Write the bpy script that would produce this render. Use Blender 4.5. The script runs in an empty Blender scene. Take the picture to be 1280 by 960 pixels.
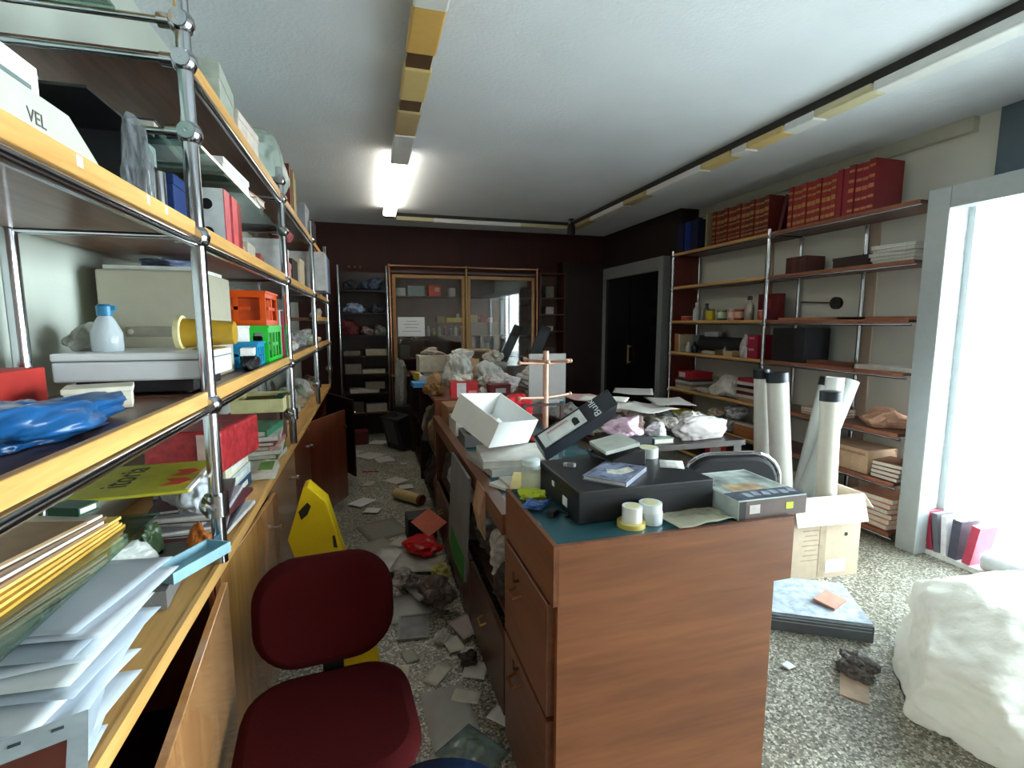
import bpy, bmesh, math, random
from mathutils import Vector, Matrix, noise
R = math.radians
S = bpy.context.scene
COL = S.collection
random.seed(7)

# ---------------------------------------------------------------- camera, sky, lights, exposure
cam = bpy.data.cameras.new('camera'); cam.sensor_width = 36; cam.lens = 36 * 626 / 1280
cam.clip_start = .02
co = bpy.data.objects.new('camera', cam); COL.objects.link(co)
co.location = (0, 0, 1.5); co.rotation_euler = (R(90 - 7), 0, R(-15.9)); S.camera = co
S.view_settings.view_transform = 'Standard'; S.view_settings.look = 'None'
S.view_settings.gamma = 1; S.view_settings.use_curve_mapping = False
S.view_settings.exposure = 1.8
S.cycles.diffuse_bounces = 6; S.cycles.max_bounces = 14; S.cycles.transparent_max_bounces = 24
S.cycles.glossy_bounces = 4; S.cycles.sample_clamp_indirect = 6
w = bpy.data.worlds.new('sky'); S.world = w; w.use_nodes = True
bg = w.node_tree.nodes['Background']; bg.inputs[0].default_value = (.82, .93, 1, 1); bg.inputs[1].default_value = 9.0

def area(name, loc, rot, sx, sy, power=0, portal=False, col=(1, 1, 1)):
    l = bpy.data.lights.new(name, 'AREA'); l.shape = 'RECTANGLE'; l.size = sx; l.size_y = sy; l.energy = power; l.color = col
    l.cycles.is_portal = portal
    o = bpy.data.objects.new(name, l); COL.objects.link(o); o.location = loc; o.rotation_euler = rot
    return o
# daylight enters by the shop window on the street side
area('street_window_portal', (3.68, .35, 1.15), (0, R(90), 0), 2.2, 3.8, portal=True)

# ---------------------------------------------------------------- materials
def C(r, g=None, b=None, a=1):
    if g is None: r, g, b = r
    f = lambda c: (c / 255 / 12.92) if c / 255 <= .04045 else ((c / 255 + .055) / 1.055) ** 2.4
    return (f(r), f(g), f(b), a)
MC = {}
class NT:
    def __init__(s, name):
        s.m = bpy.data.materials.new(name); s.m.use_nodes = True; s.t = s.m.node_tree
        s.p = s.t.nodes['Principled BSDF']
    def n(s, typ, **k):
        x = s.t.nodes.new(typ)
        for a, b in k.items():
            if hasattr(x, a): setattr(x, a, b)
            else: x.inputs[a.replace('_', ' ')].default_value = b
        return x
    def l(s, a, b): s.t.links.new(a, b)
    def coord(s, scale=(1, 1, 1)):
        tc = s.n('ShaderNodeTexCoord'); mp = s.n('ShaderNodeMapping'); mp.inputs['Scale'].default_value = scale
        s.l(tc.outputs['Object'], mp.inputs[0]); return mp.outputs[0]
    def ramp(s, fac, stops):
        r = s.n('ShaderNodeValToRGB'); e = r.color_ramp.elements
        while len(e) < len(stops): e.new(.5)
        for i, (p, c) in enumerate(stops): e[i].position = p; e[i].color = c
        s.l(fac, r.inputs[0]); return r.outputs[0]
    def bump(s, h, strength=.3, dist=.01):
        b = s.n('ShaderNodeBump'); b.inputs['Strength'].default_value = strength; b.inputs['Distance'].default_value = dist
        s.l(h, b.inputs['Height']); s.l(b.outputs[0], s.p.inputs['Normal'])
def dk(c, f): return (c[0] * f, c[1] * f, c[2] * f, 1)
def pm(r, g=None, b=None, rough=.6, metal=0, var=.16, scale=22, bump=0):
    """plain coated material of one colour with slight wear"""
    if g is None: r, g, b = r
    key = (r, g, b, rough, metal, var, scale, bump)
    if key in MC: return MC[key]
    t = NT('coat_%d_%d_%d' % (r, g, b)); c = C(r, g, b)
    t.p.inputs['Roughness'].default_value = rough; t.p.inputs['Metallic'].default_value = metal
    nz = t.n('ShaderNodeTexNoise', Scale=scale, Detail=4.0); t.l(t.coord(), nz.inputs['Vector'])
    t.l(t.ramp(nz.outputs['Fac'], [(.3, dk(c, 1 - var)), (.7, dk(c, 1 + var * .6))]), t.p.inputs['Base Color'])
    if bump: t.bump(nz.outputs['Fac'], bump, .01)
    MC[key] = t.m; return t.m
def wood(name, a, b, axis='x', scale=1.0, rough=.35, coat=0, dark=None):
    key = ('wood', name)
    if key in MC: return MC[key]
    t = NT(name); sc = {'x': (1.2, 14, 14), 'y': (14, 1.2, 14), 'z': (14, 14, 1.2)}[axis]
    v = t.coord(tuple(q * scale for q in sc))
    n1 = t.n('ShaderNodeTexNoise', Scale=1.6, Detail=6.0, Roughness=.6, Distortion=.6); t.l(v, n1.inputs['Vector'])
    n2 = t.n('ShaderNodeTexNoise', Scale=9.0, Detail=3.0); t.l(v, n2.inputs['Vector'])
    mx = t.n('ShaderNodeMath', operation='MULTIPLY_ADD'); mx.inputs[1].default_value = .3
    t.l(n2.outputs['Fac'], mx.inputs[0]); t.l(n1.outputs['Fac'], mx.inputs[2])
    st = [(.42, C(a)), (.85, C(b))] if not dark else [(.35, C(dark)), (.5, C(a)), (.85, C(b))]
    t.l(t.ramp(mx.outputs[0], st), t.p.inputs['Base Color'])
    t.p.inputs['Roughness'].default_value = rough
    t.p.inputs['Coat Weight'].default_value = coat; t.p.inputs['Coat Roughness'].default_value = .08
    t.bump(n2.outputs['Fac'], .05, .004)
    MC[key] = t.m; return t.m
def glass(name, tint, refl=.12, rough=.02):
    if name in MC: return MC[name]
    t = NT(name); t.t.nodes.remove(t.p)
    tr = t.n('ShaderNodeBsdfTransparent'); tr.inputs[0].default_value = tint
    gl = t.n('ShaderNodeBsdfGlossy'); gl.inputs['Roughness'].default_value = rough; gl.inputs['Color'].default_value = (1, 1, 1, 1)
    fr = t.n('ShaderNodeLayerWeight'); fr.inputs['Blend'].default_value = .35
    ad = t.n('ShaderNodeMath', operation='ADD'); ad.inputs[1].default_value = refl; ad.use_clamp = True
    ml = t.n('ShaderNodeMath', operation='MULTIPLY'); ml.inputs[1].default_value = .6
    t.l(fr.outputs['Fresnel'], ml.inputs[0]); t.l(ml.outputs[0], ad.inputs[0])
    mix = t.n('ShaderNodeMixShader'); t.l(ad.outputs[0], mix.inputs[0]); t.l(tr.outputs[0], mix.inputs[1]); t.l(gl.outputs[0], mix.inputs[2])
    t.l(mix.outputs[0], t.t.nodes['Material Output'].inputs[0])
    MC[name] = t.m; return t.m
def film(name, col, opac=.5):
    """thin crinkled plastic film: part see-through, part white and shiny"""
    if name in MC: return MC[name]
    t = NT(name); t.p.inputs['Base Color'].default_value = C(col); t.p.inputs['Roughness'].default_value = .22
    tr = t.n('ShaderNodeBsdfTransparent'); mix = t.n('ShaderNodeMixShader'); mix.inputs[0].default_value = opac
    nz = t.n('ShaderNodeTexNoise', Scale=26.0, Detail=3.0); t.l(t.coord(), nz.inputs['Vector']); t.bump(nz.outputs['Fac'], .5, .01)
    t.l(tr.outputs[0], mix.inputs[1]); t.l(t.p.outputs[0], mix.inputs[2]); t.l(mix.outputs[0], t.t.nodes['Material Output'].inputs[0])
    MC[name] = t.m; return t.m
def glow(name, col, s):
    t = NT(name); t.p.inputs['Base Color'].default_value = col; t.p.inputs['Emission Color'].default_value = col
    t.p.inputs['Emission Strength'].default_value = s; return t.m
def terrazzo():
    t = NT('terrazzo'); v = t.coord()
    vo = t.n('ShaderNodeTexVoronoi', Scale=105.0); vo.inputs['Randomness'].default_value = 1; t.l(v, vo.inputs['Vector'])
    sep = t.n('ShaderNodeSeparateColor'); t.l(vo.outputs['Color'], sep.inputs[0])
    chips = t.ramp(sep.outputs[0], [(0, C(70, 68, 60)), (.3, C(122, 118, 106)), (.5, C(158, 153, 138)), (.75, C(196, 192, 176)), (1, C(228, 224, 210))])
    ve = t.n('ShaderNodeTexVoronoi', Scale=105.0, feature='DISTANCE_TO_EDGE'); t.l(v, ve.inputs['Vector'])
    e = t.ramp(ve.outputs['Distance'], [(.02, (0, 0, 0, 1)), (.10, (1, 1, 1, 1))])
    mx = t.n('ShaderNodeMix', data_type='RGBA'); t.l(e, mx.inputs[0]); mx.inputs[6].default_value = C(120, 118, 108); t.l(chips, mx.inputs[7])
    nz = t.n('ShaderNodeTexNoise', Scale=2.2, Detail=5.0); t.l(v, nz.inputs['Vector'])
    dirt = t.ramp(nz.outputs['Fac'], [(.35, (.72, .70, .64, 1)), (.65, (1, 1, 1, 1))])
    m2 = t.n('ShaderNodeMix', data_type='RGBA', blend_type='MULTIPLY'); m2.inputs[0].default_value = 1
    t.l(mx.outputs[2], m2.inputs[6]); t.l(dirt, m2.inputs[7]); t.l(m2.outputs[2], t.p.inputs['Base Color'])
    t.p.inputs['Roughness'].default_value = .38; return t.m
def plaster(name, col, sc=60, b=.25):
    t = NT(name); v = t.coord(); nz = t.n('ShaderNodeTexNoise', Scale=float(sc), Detail=6.0); t.l(v, nz.inputs['Vector'])
    n2 = t.n('ShaderNodeTexNoise', Scale=1.3, Detail=4.0); t.l(v, n2.inputs['Vector'])
    c = C(col); t.l(t.ramp(n2.outputs['Fac'], [(.3, dk(c, .9)), (.7, c)]), t.p.inputs['Base Color'])
    t.p.inputs['Roughness'].default_value = .9; t.bump(nz.outputs['Fac'], b, .01); return t.m

CHROME = pm(196, 198, 204, rough=.16, metal=1, var=.05)
ALU = pm(178, 184, 186, rough=.4, metal=.35, var=.05)
COPPER = pm(186, 130, 100, rough=.25, metal=.8, var=.1)
GOLDROD = pm(160, 128, 74, rough=.3, metal=.7, var=.1)
OAK = wood('counter_veneer', (108, 61, 33), (132, 80, 45), 'x', .6, .45, .06, (92, 50, 27))
OAKY = wood('drawer_veneer', (98, 54, 34), (126, 76, 48), 'y', .6, .38, .12, (86, 45, 27))
EDGE = wood('yellow_edge', (196, 142, 76), (226, 178, 108), 'y', 1, .45)
BOARD = wood('shelf_board', (84, 50, 36), (128, 88, 66), 'y', 1, .4, .1)
BOARDR = wood('red_board', (70, 36, 28), (112, 66, 52), 'y', 1, .4, .1)
BURL = wood('burl_door', (150, 100, 60), (184, 134, 86), 'z', .3, .22, .5, (134, 80, 46))
BURLD = wood('brown_door', (96, 44, 26), (124, 62, 38), 'z', .6, .3, .3)
DARKW = wood('dark_wood', (26, 12, 9), (42, 20, 14), 'z', .7, .4, .1)
WHITEP = pm(226, 228, 226, var=.05); PAGE = pm(214, 208, 192, rough=.8, var=.12, scale=60)
BLACK = pm(22, 22, 24, rough=.5); CARD = pm(176, 138, 98, rough=.8, var=.1)
FILM = film('clear_film', (224, 232, 228), .42); FILMW = film('milky_film', (232, 234, 234), .82)
GSHELF = glass('shelf_glass', (.62, .78, .72, 1), .1); PANE = glass('window_glass', (.95, .98, .97, 1), .03); CABG = glass('cabinet_glass', (.9, .93, .93, 1), .04)

# ---------------------------------------------------------------- mesh helpers
class MB:
    def __init__(s): s.bm = bmesh.new()
    def box(s, c, d, M=None, rz=0):
        m = Matrix.Translation(c) @ Matrix.Rotation(rz, 4, 'Z') @ (M or Matrix()) @ Matrix.Diagonal((d[0], d[1], d[2], 1))
        bmesh.ops.create_cube(s.bm, size=1, matrix=m); return s
    def span(s, a, b): return s.box([(p + q) / 2 for p, q in zip(a, b)], [abs(q - p) for p, q in zip(a, b)])
    def tube(s, p, q, r, r2=None, n=12):
        p, q = Vector(p), Vector(q); d = q - p
        m = Matrix.Translation((p + q) / 2) @ d.to_track_quat('Z', 'Y').to_matrix().to_4x4()
        bmesh.ops.create_cone(s.bm, cap_ends=True, segments=n, radius1=r, radius2=r if r2 is None else r2, depth=d.length, matrix=m); return s
    def ball(s, c, r, sx=1, sy=1, sz=1, n=14):
        bmesh.ops.create_uvsphere(s.bm, u_segments=n, v_segments=max(6, n // 2), radius=r, matrix=Matrix.Translation(c) @ Matrix.Diagonal((sx, sy, sz, 1))); return s
    def path(s, pts, r, n=8):
        for a, b in zip(pts, pts[1:]): s.tube(a, b, r, n=n)
        for a in pts[1:-1]: s.ball(a, r, n=n)
        return s
    def lathe(s, prof, n=28, M=None):
        M = M or Matrix(); rings = []
        for r, z in prof:
            rings.append([s.bm.verts.new(M @ Vector((max(r, 1e-4) * math.cos(2 * math.pi * i / n), max(r, 1e-4) * math.sin(2 * math.pi * i / n), z))) for i in range(n)])
        for a, b in zip(rings, rings[1:]):
            for i in range(n): s.bm.faces.new((a[i], a[(i + 1) % n], b[(i + 1) % n], b[i]))
        s.bm.faces.new(rings[0][::-1]); s.bm.faces.new(rings[-1]); return s
    def prism(s, poly, z0, z1, M=None):
        M = M or Matrix()
        a = [s.bm.verts.new(M @ Vector((x, y, z0))) for x, y in poly]; b = [s.bm.verts.new(M @ Vector((x, y, z1))) for x, y in poly]
        n = len(poly); s.bm.faces.new(a[::-1]); s.bm.faces.new(b)
        for i in range(n): s.bm.faces.new((a[i], a[(i + 1) % n], b[(i + 1) % n], b[i]))
        return s
    def grid(s, w, d, nx, ny, f):
        V = [[s.bm.verts.new(f(-w / 2 + w * i / nx, -d / 2 + d * j / ny)) for j in range(ny + 1)] for i in range(nx + 1)]
        for i in range(nx):
            for j in range(ny): s.bm.faces.new((V[i][j], V[i + 1][j], V[i + 1][j + 1], V[i][j + 1]))
        return s
    def blob(s, c, d, seed=0, amp=.25, fr=3.0, sub=4, floor=True, sharp=True):
        """crumpled lump standing on z = c.z"""
        b2 = bmesh.new(); bmesh.ops.create_icosphere(b2, subdivisions=sub, radius=1)
        off = Vector((seed * 7.3, seed * 3.1, seed * 1.7)); vm = {}
        P = []; rr = random.Random(int(seed * 13 + 5)); PL = [(Vector((rr.gauss(0, 1), rr.gauss(0, 1), rr.gauss(0, .8))).normalized(), rr.uniform(.66, .92)) for _ in range(26)]
        for v in b2.verts:
            p = v.co.copy(); q = Vector((p.x * fr, p.y * fr, p.z * fr * .6)) + off
            k = .9 * noise.noise(p * 1.25 + off) + .7 * (.3 - abs(noise.noise(q))) + .28 * (.3 - abs(noise.noise(q * 2.1 + off))) + .08 * (.3 - abs(noise.noise(q * 4.4 - off)))
            p *= min(h / max(.05, n_.dot(p)) for n_, h in PL) if sharp else 1
            p *= 1 + amp * 1.1 * k
            if floor: p.z = max(p.z, -.55)
            P.append(p)
        lo_ = [min(p[i] for p in P) for i in range(3)]; hi_ = [max(p[i] for p in P) for i in range(3)]
        for v, p in zip(b2.verts, P):
            u = [(p[i] - lo_[i]) / (hi_[i] - lo_[i]) for i in range(3)]
            vm[v] = s.bm.verts.new((c[0] + (u[0] - .5) * d[0], c[1] + (u[1] - .5) * d[1], c[2] + .0008 + u[2] * d[2]))
        for f in b2.faces: s.bm.faces.new([vm[v] for v in f.verts])
        b2.free(); return s
def obj(name, mb, mat, parent=None, smooth=False, bev=0, solid=0, sub=0):
    me = bpy.data.meshes.new(name); bmesh.ops.recalc_face_normals(mb.bm, faces=mb.bm.faces[:]); mb.bm.to_mesh(me); mb.bm.free()
    o = bpy.data.objects.new(name, me); COL.objects.link(o); me.materials.append(mat)
    if smooth:
        for p in me.polygons: p.use_smooth = True
        if smooth == 'auto':
            try: me.set_sharp_from_angle(angle=R(38))
            except Exception: pass
    if solid: m = o.modifiers.new('solid', 'SOLIDIFY'); m.thickness = solid; m.offset = 1
    if bev: m = o.modifiers.new('bevel', 'BEVEL'); m.width = bev; m.segments = 2; m.limit_method = 'ANGLE'
    if sub: m = o.modifiers.new('sub', 'SUBSURF'); m.levels = sub; m.render_levels = sub
    if parent: o.parent = parent
    return o
def tag(o, label, cat, group=None):
    o['label'] = label; o['category'] = cat
    if group: o['group'] = group
    return o
def thing(name, label, cat, loc=(0, 0, 0), rz=0, group=None, rot=None):
    o = bpy.data.objects.new(name, None); COL.objects.link(o); o.location = loc
    o.rotation_euler = rot or (0, 0, rz); o.empty_display_size = .05
    return tag(o, label, cat, group)
def solo(name, mb, mat, label, cat, loc=(0, 0, 0), rz=0, group=None, rot=None, **k):
    o = obj(name, mb, mat, None, **k); o.location = loc; o.rotation_euler = rot or (0, 0, rz)
    return tag(o, label, cat, group)
def struct(name, mb, mat, parent=None, **k):
    o = obj(name, mb, mat, parent, **k)
    if not parent: o['kind'] = 'structure'
    return o
def text(name, body, size, mat, parent, loc, rot, ext=.0004):
    c = bpy.data.curves.new(name, 'FONT'); c.body = body; c.size = size; c.extrude = ext; c.align_x = 'CENTER'; c.align_y = 'CENTER'
    f = bpy.data.objects.new(name, c); COL.objects.link(f); bpy.context.view_layer.update()
    me = bpy.data.meshes.new_from_object(f.evaluated_get(bpy.context.evaluated_depsgraph_get())); bpy.data.objects.remove(f)
    me.materials.clear(); me.materials.append(mat)
    o = bpy.data.objects.new(name, me); COL.objects.link(o); o.parent = parent; o.location = loc; o.rotation_euler = rot
    return o
def copy_tree(o, parent=None):
    c = o.copy(); COL.objects.link(c)
    if parent: c.parent = parent
    for ch in list(o.children): copy_tree(ch, c)
    return c
ORD = 'first second third fourth fifth sixth seventh eighth ninth tenth eleventh twelfth thirteenth fourteenth fifteenth sixteenth seventeenth eighteenth'.split()

# ---- kinds of things
def book(label, w, d, h, col, loc, rz=0, name='book', cat='book', rot=None, group=None, page=None, rough=.45):
    """lying flat: w across (spine on -x), d long, h thick"""
    t = thing(name, label, cat, loc, rz, group, rot); b = min(.004, h * .18)
    m = MB().box((0, 0, b / 2), (w, d, b)).box((0, 0, h - b / 2), (w, d, b)).box((-w / 2 + b / 2, 0, h / 2), (b, d, h - 2 * b))
    obj('cover', m, pm(col, rough=rough), t)
    obj('page_block', MB().box((b * .3, 0, h / 2), (w - b * 1.4 - .004, d - .006, h - 2 * b - .0002)), page or PAGE, t)
    return t
def upright(label, t_, dp, h, col, loc, rz=0, name='book', cat='book', rot=None, group=None, bands=None, open_front=False):
    """standing: spine faces -x, t_ thick along y, dp deep along x"""
    t = thing(name, label, cat, loc, rz, group, rot); b = min(.0035, t_ * .15)
    m = MB().box((dp / 2, -t_ / 2 + b / 2, h / 2), (dp, b, h)).box((dp / 2, t_ / 2 - b / 2, h / 2), (dp, b, h)).box((b / 2, 0, h / 2), (b, t_ - 2 * b, h))
    obj('cover', m, pm(col, rough=.45), t)
    obj('page_block', MB().box((dp / 2, 0, h / 2), (dp - 2.2 * b, t_ - 2 * b - .0004, h - .008)), PAGE, t)
    if bands:
        for q in bands[1]: obj('gilt_band', MB().box((-.0006, 0, h * q[0]), (.0022, t_ * .86, h * q[1])), pm(bands[0], rough=.35, metal=.3), t)
    return t
def carton(name, label, cat, size, col, loc, rz=0, lid=0, patches=(), group=None, rot=None, rough=.6, bev=.002, lidcol=None):
    """closed box, optional overhanging lid, patches = (face, u, v, w, h, colour)"""
    x, y, z = size; t = thing(name, label, cat, loc, rz, group, rot); e = .0015
    obj('body', MB().box((0, 0, (z - lid * .5) / 2), (x, y, z - lid * .5)), pm(col, rough=rough), t, bev=bev)
    if lid: obj('lid', MB().box((0, 0, z - lid / 2), (x + .006, y + .006, lid)), pm(lidcol or col, rough=rough), t, bev=bev)
    for f, u, v, ww, hh, cc in patches:
        q = .003 if lid else 0
        if f == 'f': m = MB().box((u * x, -y / 2 - q - e / 2, v * z), (ww * x, e, hh * z))
        elif f == 'l': m = MB().box((-x / 2 - q - e / 2, u * y, v * z), (e, ww * y, hh * z))
        elif f == 'r': m = MB().box((x / 2 + q + e / 2, u * y, v * z), (e, ww * y, hh * z))
        else: m = MB().box((u * x, v * y, z + e / 2), (ww * x, hh * y, e))
        obj('printed_label', m, pm(cc, rough=.5), t)
    return t
def tray(name, label, cat, size, col, loc, rz=0, th=.004, rot=None, group=None, rough=.6, flap=None):
    """open box: base and four walls"""
    x, y, z = size; t = thing(name, label, cat, loc, rz, group, rot); m = MB()
    m.box((0, 0, th / 2), (x, y, th))
    for sx in (-1, 1): m.box((sx * (x / 2 - th / 2), 0, z / 2 + th / 2), (th, y, z - th))
    obj('body', m, pm(col, rough=rough), t)
    for sy in (-1, 1): obj('end_wall', MB().box((0, sy * (y / 2 - th / 2), z / 2 + th / 2), (x - 2 * th, th, z - th)), pm(col, rough=rough), t)
    return t
def sheet(name, label, cat, w, d, col, loc, rz=0, seed=0, curl=.01, th=.0012, rot=None, group=None, nx=8, ny=10, mat=None, fr=4.0, bend=0):
    def f(x, y): return Vector((x, y, .0006 + curl * (.5 + .5 * noise.noise(Vector((x * fr + seed * 5.1, y * fr + seed, seed * 2.3)))) + bend * (y / d) ** 2 + abs(bend) * 0))
    return solo(name, MB().grid(w, d, nx, ny, f), mat or pm(col, rough=.7, var=.07), label, cat, loc, rz, group, rot, smooth=True, solid=th)
def lump(name, label, cat, d, mat, loc, rz=0, seed=0, amp=.25, fr=3.0, sub=4, group=None, smooth=False):
    soft = name in ('plastic_bag', 'cloth', 'paper_bag')
    return solo(name, MB().blob((0, 0, 0), d, seed, amp, fr, max(sub, 5) if soft else sub), mat, label, cat, loc, rz, group, smooth=smooth or soft)
def tin(name, label, cat, r, h, col, loc, lidcol=None, band=None, group=None):
    t = thing(name, label, cat, loc, 0, group)
    obj('body', MB().lathe([(r * .96, 0), (r, .003), (r, h * .9), (r * .97, h * .92)]), pm(col, rough=.4), t, smooth='auto')
    obj('lid', MB().lathe([(r * 1.03, h * .9), (r * 1.03, h), (r * .9, h * 1.01)]), pm(lidcol or (200, 200, 196), rough=.4), t, smooth='auto')
    if band: obj('printed_label', MB().lathe([(r * 1.008, h * .2), (r * 1.008, h * .72)]), pm(band, rough=.5), t, smooth='auto')
    return t
def bottle(name, label, cat, r, h, col, loc, cap, group=None, mat=None):
    t = thing(name, label, cat, loc, 0, group)
    obj('body', MB().lathe([(r * .9, 0), (r, .006), (r, h * .55), (r * .9, h * .64), (r * .42, h * .78), (r * .4, h * .86)]), mat or pm(col, rough=.25), t, smooth='auto')
    obj('cap', MB().lathe([(r * .5, h * .84), (r * .5, h), (r * .3, h * 1.01)]), pm(cap, rough=.4), t, smooth='auto')
    return t
# ---------------------------------------------------------------- the room
XL, XR, YB, YF, H = -.87, 3.75, 7.1, -1.6, 2.79
WALL = plaster('wall_paint', (206, 212, 202), 80, .08)
struct('floor', MB().span((XL - .1, YF - .1, -.1), (4.1, YB + .1, 0)), terrazzo())
struct('ceiling', MB().span((XL - .1, YF - .1, H), (4.1, YB + .1, H + .1)), plaster('ceiling_plaster', (236, 243, 250), 55, .35))
struct('wall_left', MB().span((XL - .1, YF - .1, 0), (XL, YB + .1, H)), WALL)
struct('wall_back', MB().span((XL, YB, 0), (4.1, YB + .1, H)), wood('brown_panelling', (46, 12, 7), (62, 20, 11), 'z', .5, .7))
m = MB().span((XR, 2.31, 0), (XR + .1, YB, H)).span((XR, YF, 2.32), (XR + .1, 2.31, H))
struct('wall_right', m, plaster('wall_panel', (228, 226, 214), 80, .06))
struct('wall_front', MB().span((XL, YF - .1, 0), (4.1, YF, H)), pm(120, 100, 88, rough=.7))
# beige joint strips on the right wall, ledge along its top
m = MB()
for y in (2.98, 4.02): m.span((XR - .012, y, 0), (XR, y + .1, 2.28))
struct('trim_1', m, pm(188, 166, 146, var=.05))
struct('trim_2', MB().span((XR - .05, 2.4, H - .09), (XR, YB, H)), pm(196, 194, 178, var=.05))
struct('trim_3', MB().span((XR - .03, 2.0, 2.34), (XR, 2.27, H)), pm(96, 112, 124, var=.05))
struct('baseboard_right', MB().span((XR - .015, 2.4, 0), (XR, 5.1, .07)), pm(96, 66, 50))
# the street window: inner aluminium frame, display ledge, outer pane
win = struct('window_1', MB().span((3.36, 2.26, 0), (3.46, 2.39, 2.31)).span((3.36, YF, 2.18), (3.46, 2.26, 2.31)).span((3.36, .48, 0), (3.46, .58, 2.18)), ALU, bev=.006)
struct('window_trim', MB().span((3.46, YF, 2.25), (XR, 2.39, 2.31)), ALU, win)
struct('window_reveal', MB().span((3.46, 2.31, .03), (3.66, 2.39, 2.25)), pm(232, 234, 234), win)
struct('window_sill', MB().span((3.46, YF, 0), (3.70, 2.3, .03)), pm(232, 232, 230), win)
m = MB()
for y in (-1.58, .5, 2.29): m.span((3.60, y - .02, .03), (3.64, y + .02, 2.25))
struct('window_frame', m, ALU, win)
struct('window_pane', MB().span((3.615, YF, .03), (3.621, 2.27, 2.25)), PANE, win)
# street outside
struct('pavement', MB().span((4.1, -14, -.2), (24, 16, -.12)), pm(168, 166, 162, rough=.8))
# dark glazed door in the right wall, far end
d = struct('door_1', MB().span((3.36, 5.3, 0), (3.48, 5.4, 2.28)).span((3.36, 5.4, 2.12), (3.48, 6.95, 2.28)).span((3.36, 6.85, 0), (3.48, 6.95, 2.12)), pm(150, 154, 152, rough=.45, metal=.2, var=.05), bev=.004)
struct('door_leaf', MB().span((3.40, 5.4, .02), (3.44, 6.12, 2.12)).span((3.40, 6.14, .02), (3.44, 6.85, 2.12)), pm(14, 15, 16, rough=.2), d)
struct('door_handle', MB().tube((3.36, 6.08, .95), (3.36, 6.08, 1.2), .012).tube((3.36, 6.08, .97), (3.41, 6.08, .97), .01).tube((3.36, 6.08, 1.18), (3.41, 6.08, 1.18), .01), GOLDROD, d)
struct('wall_pier', MB().span((3.46, 5.14, 0), (XR, 5.3, H)).span((3.46, 5.3, 2.28), (XR, YB, H)), pm(40, 26, 22))
struct('wall_corner', MB().span((2.72, 6.88, 0), (3.36, 6.95, 2.36)).span((2.72, 6.95, 0), (2.80, YB, 2.36)), DARKW)

# ---------------------------------------------------------------- ceiling lights
def strip(name, label, a, b, segs, wd=.12, axis='y', drop=.09):
    """segs: (from, to, kind) along the axis"""
    t = thing(name, label, 'ceiling light')
    z1 = H - .012; z0 = H - drop
    def bx(s, e, zz0, zz1, w0, w1):
        m = MB()
        if axis == 'y': m.span((a + w0, s, zz0), (a + w1, e, zz1))
        else: m.span((s, a + w0, zz0), (e, a + w1, zz1))
        return m
    obj('mounting_rail', bx(segs[0][0], segs[-1][1], z0 + .045, H, -wd * .28, wd * .28), pm(46, 44, 42), t)
    for s, e, k in segs:
        if k == 'gap': obj('bare_channel', bx(s, e, z0 + .012, z0 + .05, -wd * .42, wd * .42), pm(94, 66, 44, rough=.5), t)
        elif k == 'lit': obj('lit_diffuser', bx(s, e, z0 - .01, z0 + .045, -wd / 2, wd / 2), LIT, t, bev=.012)
        else:
            c = {'white': (224, 226, 224), 'amber': (214, 172, 96), 'yellow': (214, 190, 128), 'tan': (188, 166, 122), 'pale': (206, 198, 160)}[k]
            obj('housing' if k == 'white' else 'yellowed_diffuser', bx(s, e, z0 - (.006 if k == 'white' else 0), z0 + .045, -wd / 2, wd / 2), pm(c, rough=.4, var=.04), t, bev=.01)
    return t
LIT = glow('fluorescent_glow', (1, .93, .78, 1), 3.2)
strip('fluorescent_strip', 'long fluorescent ceiling strip running down the room, far tube lit, yellowed covers', .27, 0, [(-.6, 2.1, 'white'), (2.1, 2.45, 'amber'), (2.45, 2.6, 'gap'), (2.6, 2.95, 'yellow'), (2.95, 3.11, 'gap'), (3.11, 3.48, 'tan'), (3.48, 4.08, 'white'), (4.08, 6.0, 'lit'), (6.0, 6.2, 'gap')], .135)
strip('fluorescent_strip', 'unlit fluorescent ceiling strip on a black rail above the red books', 2.6, 0, [(-.6, 2.14, 'white'), (2.15, 2.5, 'pale'), (2.5, 2.72, 'white'), (2.73, 3.05, 'yellow'), (3.05, 3.2, 'white'), (3.21, 3.55, 'yellow'), (3.55, 4.35, 'white'), (4.35, 4.8, 'tan'), (4.8, 5.6, 'white'), (5.6, 6.2, 'tan')], .11, drop=.1)
strip('fluorescent_strip', 'unlit white ceiling strip crossing in front of the dark back wall', 6.28, 0, [(.36, .8, 'pale'), (.8, 1.9, 'white'), (1.9, 2.54, 'pale')], .07, axis='x', drop=.085)
t = thing('spotlight', 'small black spotlight at the corner of the ceiling strips', 'spotlight', (2.5, 6.05, H))
obj('base', MB().lathe([(.03, -.012), (.035, 0)]), BLACK, t); obj('stem', MB().tube((0, 0, -.01), (0, 0, -.06), .008), BLACK, t)
obj('lamp_head', MB().lathe([(.03, -.2), (.048, -.19), (.05, -.1), (.03, -.055), (.01, -.05)]), BLACK, t, smooth='auto')

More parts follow.
